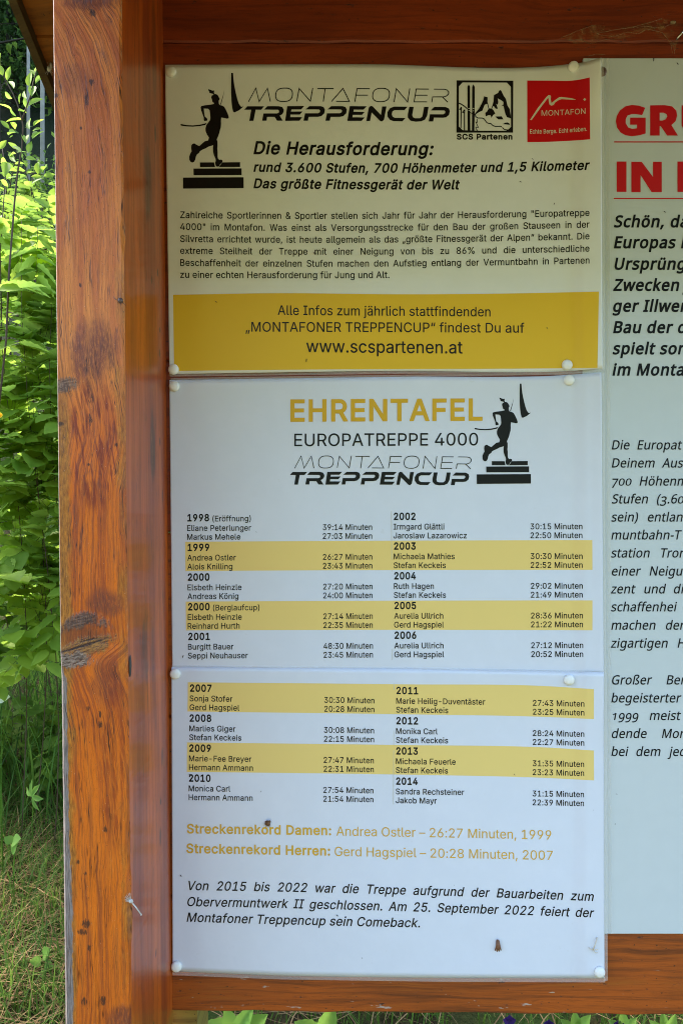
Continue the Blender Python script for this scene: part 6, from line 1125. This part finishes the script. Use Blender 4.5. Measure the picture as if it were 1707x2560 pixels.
# ------------------------------------------------------------------ grass
def blades(name, regions, mat, hmin, hmax, wid, lean=.5, flat=False, label=None, clump=0):
    Vs = []; Fs = []; As = []; n = 0
    for (x0, x1, y0, y1, cnt, hk) in regions:
        if clump:
            cxy = [(random.uniform(x0, x1), random.uniform(y0, y1)) for _ in range(max(1, cnt // clump))]
            pos = [(cx + random.gauss(0, .035), cy + random.gauss(0, .035)) for cx, cy in cxy for _ in range(clump)]
        else: pos = [(random.uniform(x0, x1), random.uniform(y0, y1)) for _ in range(cnt)]
        for x, y in pos:
            h = random.uniform(hmin, hmax) * hk; a = random.uniform(0, 6.283); dx, dy = math.cos(a), math.sin(a); ln = random.uniform(.15, 1) * lean
            z = gz(x, y) - .005; wv = wid * random.uniform(.6, 1.3); ww = (-dy * wv, dx * wv); b = []
            for i in range(5):
                t = i / 4
                if flat: px_, py_, pz = x + dx * h * t, y + dy * h * t, z + .03 + .05 * h * 4 * t * (1 - t) * ln + random.uniform(0, .012) + .10 * ln * h * t
                else: px_, py_, pz = x + dx * h * ln * t * t, y + dy * h * ln * t * t, z + h * t * (1 - .38 * ln * t)
                k = 1 - t ** 2 * .93
                b += [(px_ - ww[0] * k, py_ - ww[1] * k, pz), (px_ + ww[0] * k, py_ + ww[1] * k, pz)]
            Vs += b; Fs += [(n+2*i, n+2*i+1, n+2*i+3, n+2*i+2) for i in range(4)]; As += [random.random()] * 10; n += 10
    return tag(mesh_obj(name, Vs, Fs, mat, None, True, As), label, kind='stuff')
GL = (XL(-260, 2.2), XL(210, 1.9)); 
blades('grass', [(-1.6, -.55, 0.75, 1.5, 5600, .9), (-.62, 1.5, .75, 1.5, 9000, .8), (-1.9, -.6, 1.5, 2.8, 5200, .8), (-.6, 1.8, 1.5, 3, 2500, .8), (-3, 3, 2.8, 5, 3000, 1.2), (-2.5, 2.5, .15, .8, 2200, .7), (-5, -1.9, -.6, 3.4, 9000, 1.0), (1.5, 4.5, -.4, 3, 4500, 1.0), (-5, 5, -5.2, -3.7, 3000, .9)], M_GRASS, .05, .21, .0017, 1.0, clump=7)
blades('dry_grass', [(-1.6, -.55, .72, 1.6, 3600, 1), (-.6, 1.5, .75, 1.6, 2600, 1)], M_STRAW, 0.06, .26, .0012, .95, flat=True)
blades('tall_grass', [(-1.55, -.62, 1.28, 1.95, 650, 1), (-1.9, -.7, 1.9, 2.8, 700, 1.2)], M_TALL, .25, .55, .0028, .75, clump=6)

# ------------------------------------------------------------------ single herbs
def fan_leaf(n_lobes, size):
    """deeply cut palm-like leaf"""
    V = [(0, 0, 0)]; m = n_lobes * 8; Fc = []
    for k in range(m + 1):
        t = k / m; a = math.radians(-135 + 270 * t); ph = (t * n_lobes) % 1
        r = .34 + .66 * (1 - abs(2 * ((t * n_lobes) % 1) - 1)) ** .9 * (1 - .14 * (k % 2))
        V.append((r * math.cos(a), r * math.sin(a), .10 * r * math.cos(2 * math.pi * t * n_lobes) - .1 * r * r))
    for k in range(m): Fc.append((0, k + 1, k + 2))
    return np.array(V) * size, np.array(Fc)
def herb(label, px, py, L, leaves, name='meadow_herb', stem_h=None, cat='plant', mat=M_HERB, group=None):
    """leaves: (dpx, dpy, tip dpx, tip dpy, shape) around the given photo position at depth L"""
    c = Vector(P(px, py, L)); g = gz(c.x, c.y)
    e = empty(name, label, cat, group); e.location = (c.x, c.y, g); off = Vector(e.location)
    tw = MB(); lv = Leaves()
    for (ax, ay, bx, by, sh, wd) in leaves:
        a = Vector(P(px + ax, py + ay, L)) - off; b = Vector(P(px + bx, py + by, L + random.uniform(-.02, .01))) - off
        tw.tube([(-.03, .08, -.01), a * .55 + Vector((-.02, .05, .02)), a * .9 + Vector((0, .012, .012)), a], .0013, .0008, 5)
        V, Fc = sh; lv.add((V, Fc), a, b - a, (random.uniform(-.25, .25), -.75, .75), (b - a).length, random.uniform(.4, 1), wd)
    tw.build('stem', M_HERB, e, True); lv.build('leaves', mat, e); return e
FAN = fan_leaf(5, 1.0)
herb('cut palm-like leaf of a herb in the shaded grass', 80, 1985, 1.88, [(0, 6, 14, -24, FAN, 1.0)])
herb('small clover-like seedling in the dry grass', 32, 2165, 1.72, [(0, -60, -20, -72, LEAF_HAZEL, 1.2), (0, -60, 16, -70, LEAF_HAZEL, 1.2), (0, -30, 10, -58, LEAF_WILLOW, 1.2)])
herb('pale whitish leaf at the left picture edge', 4, 1745, 1.8, [(-14, 4, 20, -6, LEAF_HAZEL, 1.2), (-6, -6, -20, -24, LEAF_HAZEL, 1.0)], mat=leaf_mat('pale_leaf', (.35, .42, .30, 1), (.55, .60, .45, 1), .3))
herb('slim round-leaved herb low in the grass', 108, 2400, 1.6, [(0, -10, 14, -26, LEAF_HAZEL, 1.1), (-4, 6, -30, 2, LEAF_HAZEL, 1.0), (6, 10, 24, 14, LEAF_HAZEL, 1.0)])
LB = 1.02
herb('large pale green toothed leaves right below the rail, beside the rear foot post', 590, 2610, LB, [(-10, -10, -95, -40, LEAF_HAZEL, .9), (0, -20, -28, -86, LEAF_HAZEL, .8), (10, -10, 70, -70, LEAF_HAZEL, .75), (-20, 6, -90, 30, LEAF_HAZEL, .8), (4, -26, 36, -90, LEAF_HAZEL, .55)], 'big_leaved_plant')
herb('broad pale green leaf below the rail, second plant from the foot post', 800, 2600, LB, [(-6, -6, -60, -44, LEAF_HAZEL, .9), (6, -10, 34, -80, LEAF_HAZEL, .75), (12, 0, 76, -30, LEAF_HAZEL, .6)], 'big_leaved_plant')
for px, L in ((1440, 1.25), (1560, 1.2), (1660, 1.15)): 
    herb('low leafy herb under the rail, ' + {1440: 'right of the first violet', 1560: 'between the violets and the picture edge', 1660: 'nearest the right picture edge'}[px], px, 2590, L, [(-4, -6, -36, -40, LEAF_HAZEL, .7), (4, -10, 30, -48, LEAF_HAZEL, .6), (0, -14, -4, -62, LEAF_WILLOW, 1)])
M_VIO = leaf_mat('violet_petal', (.018, .006, .055, 1), (.04, .014, .11, 1), .2); M_YPET = leaf_mat('yellow_petal', (.75, .45, .01, 1), (.85, .6, .02, 1), .3)
def flower(label, px, py, L, r, mat, n, name, group=None):
    c = Vector(P(px, py, L)); e = empty(name, label, 'flower', group); e.location = (c.x, c.y, gz(c.x, c.y)); h = c.z - e.location.z
    tw = MB(); tw.tube([(-.06, .12, -.01), (-.055, .08, h * .5), (-.02, .02, h * .9), (0, 0, h)], .0010, .0007, 5); tw.build('stem', M_HERB, e, True)
    lv = Leaves()
    for k in range(n):
        a = 2 * math.pi * k / n + .3; lv.add(LEAF_HAZEL, (0, 0, h), (math.cos(a), -.35, math.sin(a)), (0, -1, .3), r, random.random(), 1.2 if n < 8 else .5)
    lv.build('petals', mat, e)
flower('dark violet flower under the rail, leftmost of the three violets', 1272, 2552, 1.18, .011, M_VIO, 5, 'violet', 'dark violets below the rail')
flower('dark violet flower under the rail, middle one of the three violets', 1370, 2560, 1.2, .009, M_VIO, 5, 'violet', 'dark violets below the rail')
flower('dark violet flower under the rail, rightmost of the three violets', 1545, 2561, 1.2, .009, M_VIO, 5, 'violet', 'dark violets below the rail')
flower('small yellow flower in the hazel at the left picture edge', 2, 1038, 1.55, .0065, M_YPET, 12, 'yellow_flower')

# ------------------------------------------------------------------ small things caught on the board
M_DRY = plain('dry_brown_husk', (.16, .075, .03, 1), .7, .3, .5, 900); M_PALE = plain('bleached_plant_fibre', (.66, .58, .46, 1), .7, .3, .2, 600)
M_DARK = plain('dark_seed', (.03, .02, .014, 1), .6); M_SILK = NB('spider_silk'); M_SILK.fin((.34, .28, .16, 1), .8, .2, alpha=.45); M_SILK = M_SILK.mat
nb = NB('cobweb_veil'); nb.fin((.50, .42, .20, 1), .9, .1, alpha=nb.noise(nb.obj(), 90, 4, .7, lo=.42, hi=.75) * .22); M_VEIL = nb.mat
def loose(name, label, cat, build, mat, loc):
    mb = MB(); build(mb); o = mb.build(name, mat, None, True); o.location = loc; return tag(o, label, cat)
def case(mb):
    for k, (dx, ln, r) in enumerate(((-.0020, .011, .0010), (-.0006, .013, .0013), (.0010, .0125, .0012), (.0024, .0105, .0009), (.0004, .009, .0010))):
        mb.tube([(dx * .45, -.0012, ln * .5), (dx * .8, -.0024 - .0004 * k, 0), (dx * 1.5, -.0014, -ln * .5)], r, r * .7, 6)
loose('caterpillar_case', 'small brown bundle of bark slivers on the lowest poster, below the italic lines', 'insect case', case, plain('chestnut_husk', (.22, .10, .05, 1), .6, .3, .5, 700), s3(1243, 2362, .0002)).scale = (.85, .85, .85)
def stalk(mb):
    mb.tube([(.0035, -.001, .0085), (.001, -.0022, .002), (-.001, -.0018, -.003)], .0007, .0005, 5)
    mb.tube([(-.001, -.0018, -.003), (-.005, -.0015, -.001)], .0006, .0003, 5); mb.tube([(-.001, -.0018, -.003), (.002, -.001, -.0065), (.004, -.001, -.006)], .0005, .0003, 5); mb.tube([(-.001, -.0018, -.003), (.004, -.0015, -.003)], .0005, .0003, 5)
loose('dried_plant_fibre', 'pale forked dried plant fibre beside the lowest right drawing pin', 'plant debris', stalk, M_PALE, s3(1482, 2364, .0002))
def bug(mb):
    mb.blob((0, -.0018, 0), .0028, .0018, .0024, 9, 6, .2); mb.blob((.0016, -.002, .0016), .0014, .0012, .0012, 8, 5, .15)
    for k in range(4): mb.tube([(-.001 + .001 * k, -.001, -.001), (-.002 + .0014 * k, -.0012, -.0042)], .0003, .0002, 4)
loose('dead_beetle', 'crumpled brown dead beetle just above the golden record lines', 'insect', bug, M_DRY, s3(670, 2056, .0002))
def seed(mb): mb.tube([(-.0006, -.0008, .0016), (0, -.0012, 0), (.0007, -.0008, -.0018)], .0006, .0004, 6)
for i, (px, py, sf, lb) in enumerate(((541,755,s1,'tiny dark seed in the upper left of the yellow band'), (766,901,s1,'tiny dark seed under the web address in the yellow band'), (787,634,s1,'tiny dark seed stuck in the fourth text line of the topmost poster'), (1300,455,s1,'thin dark fleck right above the text block of the topmost poster'),
        (1384,510,s1,'tiny fleck above the right end of the text block'), (1366,820,s1,'tiny fleck beside the last word over the web address'), (458,1641,s2,'tiny dark fleck left of the last line of the year 2001'), (641,1330,s2,'tiny dark speck behind the first woman named in 1998'), (653,1978,s3,'tiny dark speck right of the two lines of 2010'),
        (475,1937,s3,'tiny curled fleck above the year 2010'), (1285,1936,s3,'tiny fleck at the lower edge of the 2013 stripe'), (843,2288,s3,'tiny dark fleck above the last italic line'), (453,2189,s3,'tiny dark fleck at the left margin above the italic lines'), (1482,2025,s3,'tiny dark speck right below the 2014 times'),
        (1660,530,sp,'dark fleck above the bold italic text of the panel'), (1692,160,sp,'dark fleck at the upper edge of the panel'), (1632,150,sp,'dark splinter at the upper edge of the panel, left of the fleck'), (1536,2060,sp,'dark speck low on the empty part of the panel'), (1540,1985,sp,'dark speck just below the panel text'), (1505,247,sp,'dark speck in the gap between topmost poster and panel'),
        (1330,398,s1,'tiny dark nick under the red square logo'), (1135,2213,s3,'tiny speck over the word Bauarbeiten'), (905,2395,s3,'tiny speck in the empty foot of the lowest poster'))):
    if i == 0: mb = MB(); seed(mb); s0 = o = mb.build('plant_speck', M_DARK, None, True)
    else: o = s0.copy(); COL.objects.link(o)
    o.location = sf(px, py, .0001); k = random.uniform(.4, .75) if i not in (16, 1, 2) else .8
    if 'speck' in lb: k *= .55
    o.scale = (k, k, k); o.rotation_euler = (0, random.uniform(-.9, .9), 0); tag(o, lb, 'speck', 'tiny dark flecks stuck to the posters')
def cap(mb):
    mb.blob((0, -.0014, 0), .0021, .0020, .0022, 10, 7, .12); mb.tube([(-.001, -.001, 0), (-.004, -.0006, .0012), (-.0058, -.0004, .0034)], .0003, .0002, 4); mb.tube([(.001, -.001, -.001), (.0042, -.0006, -.0035)], .0003, .0002, 4)
loose('seed_capsule', 'small dark round seed capsule on the right edge of the post', 'seed', cap, plain('purple_brown_seed', (.09, .055, .05, 1), .35, .5, .4, 900), P(303, 753, LF - .0006))
def fluff(mb):
    for k in range(9):
        a = math.radians(150 + k * 16); mb.tube([(0, 0, 0), (math.cos(a) * .0045, -.002 + random.uniform(-.001, .001), -math.sin(a) * .0045 + .003)], .00028, .0001, 4)
    mb.blob((.0002, -.0006, .0005), .0019, .0012, .0016, 8, 5, .2)
    mb.tube([(0, 0, 0), (.0042, -.001, -.0042), (.0082, -.001, -.0098)], .0006, .0005, 5); mb.blob((.0083, -.001, -.0100), .0007, .0006, .0009, 6, 4)
loose('dandelion_seed', 'white feathery seed with a bent stalk caught on the lower right post edge', 'seed', fluff, plain('white_seed_hair', (.48, .45, .40, 1), .7), P(328, 2253, LF - .0008))
def chip(mb): mb.blob((0, 0, 0), .0012, .0012, .0088, 8, 8, .08)
loose('bark_sliver', 'dark grey sliver standing on the right edge of the post below the knot', 'bark', chip, plain('dark_grey_bark', (.06, .055, .05, 1), .7, .3, .4, 500), P(326, 1665, LF + .004))
e = empty('cobweb', 'dusty cobweb with pale threads over the top board, upper right', 'cobweb'); e.location = P(1560, 85, D - .004); off = Vector(e.location)
tw = MB(); R = lambda x, y, d=.006: Vector(P(1400 + x / 5.107, y / 5.107, D - d)) - off
for pts in ([(470,425),(700,380),(900,350),(1150,285),(1300,235)], [(470,440),(680,470),(850,410),(1000,430),(1100,370),(1300,415)], [(0,490),(200,400),(420,320)], [(100,520),(250,500),(380,560),(600,500)], [(1300,415),(1400,540),(1430,680)], [(1400,520),(1460,580),(1450,690)], [(560,700),(470,690),(300,730)], [(900,350),(1100,340),(1300,360),(1420,300)]):
    q = [R(x, y, .005 + .002 * math.sin(x)) for x, y in pts]; tw.tube(q, .00018, .00014, 4)
tw.blob(R(1435, 285), .0030, .0016, .0016, 9, 6, .1); tw.build('thread', M_SILK, e, True)
pv = [(0,480),(420,320),(900,340),(1300,230),(1480,270),(1560,330),(1470,640),(1330,520),(1100,380),(950,470),(600,520),(200,560)]
v2, t2 = fill([ccw(pv)]); mesh_obj('veil', [R(x, y, .004) for x, y in v2], t2, M_VEIL, e)
def nail(mb): mb.tube([(-.0026, -.002, -.0034), (0, -.004, 0), (.0026, -.006, .0036)], .0011, .0011, 8)
loose('steel_nail', 'shiny bent steel nail in the top board beside the cobweb', 'nail', nail, M_STEEL, P(1694, 94, D - .002))
def scr(mb): mb.blob((0, 0, 0), .0045, .0016, .0050, 14, 7)
loose('screw', 'brown screw head half hidden behind the curled corner of the topmost poster', 'screw', scr, plain('rusty_screw', (.16, .09, .06, 1), .45, .5, .3, 500, .6), P(1504, 179, D - .0036))
def tuft(mb):
    mb.blob((0, 0, 0), .0026, .0024, .0032, 9, 6, .35); mb.blob((.002, 0, .004), .0016, .0016, .0034, 8, 6, .35)
    for k in range(16): d = rdir(); mb.tube([(0, 0, 0), d * .0075], .0002, .0001, 3)
loose('cocoon', 'white fluffy cocoon between the roof edge and the post', 'cocoon', tuft, plain('white_silk_fluff', (.50, .48, .44, 1), .9, .1, .2, 900), P(124, 172, .866))
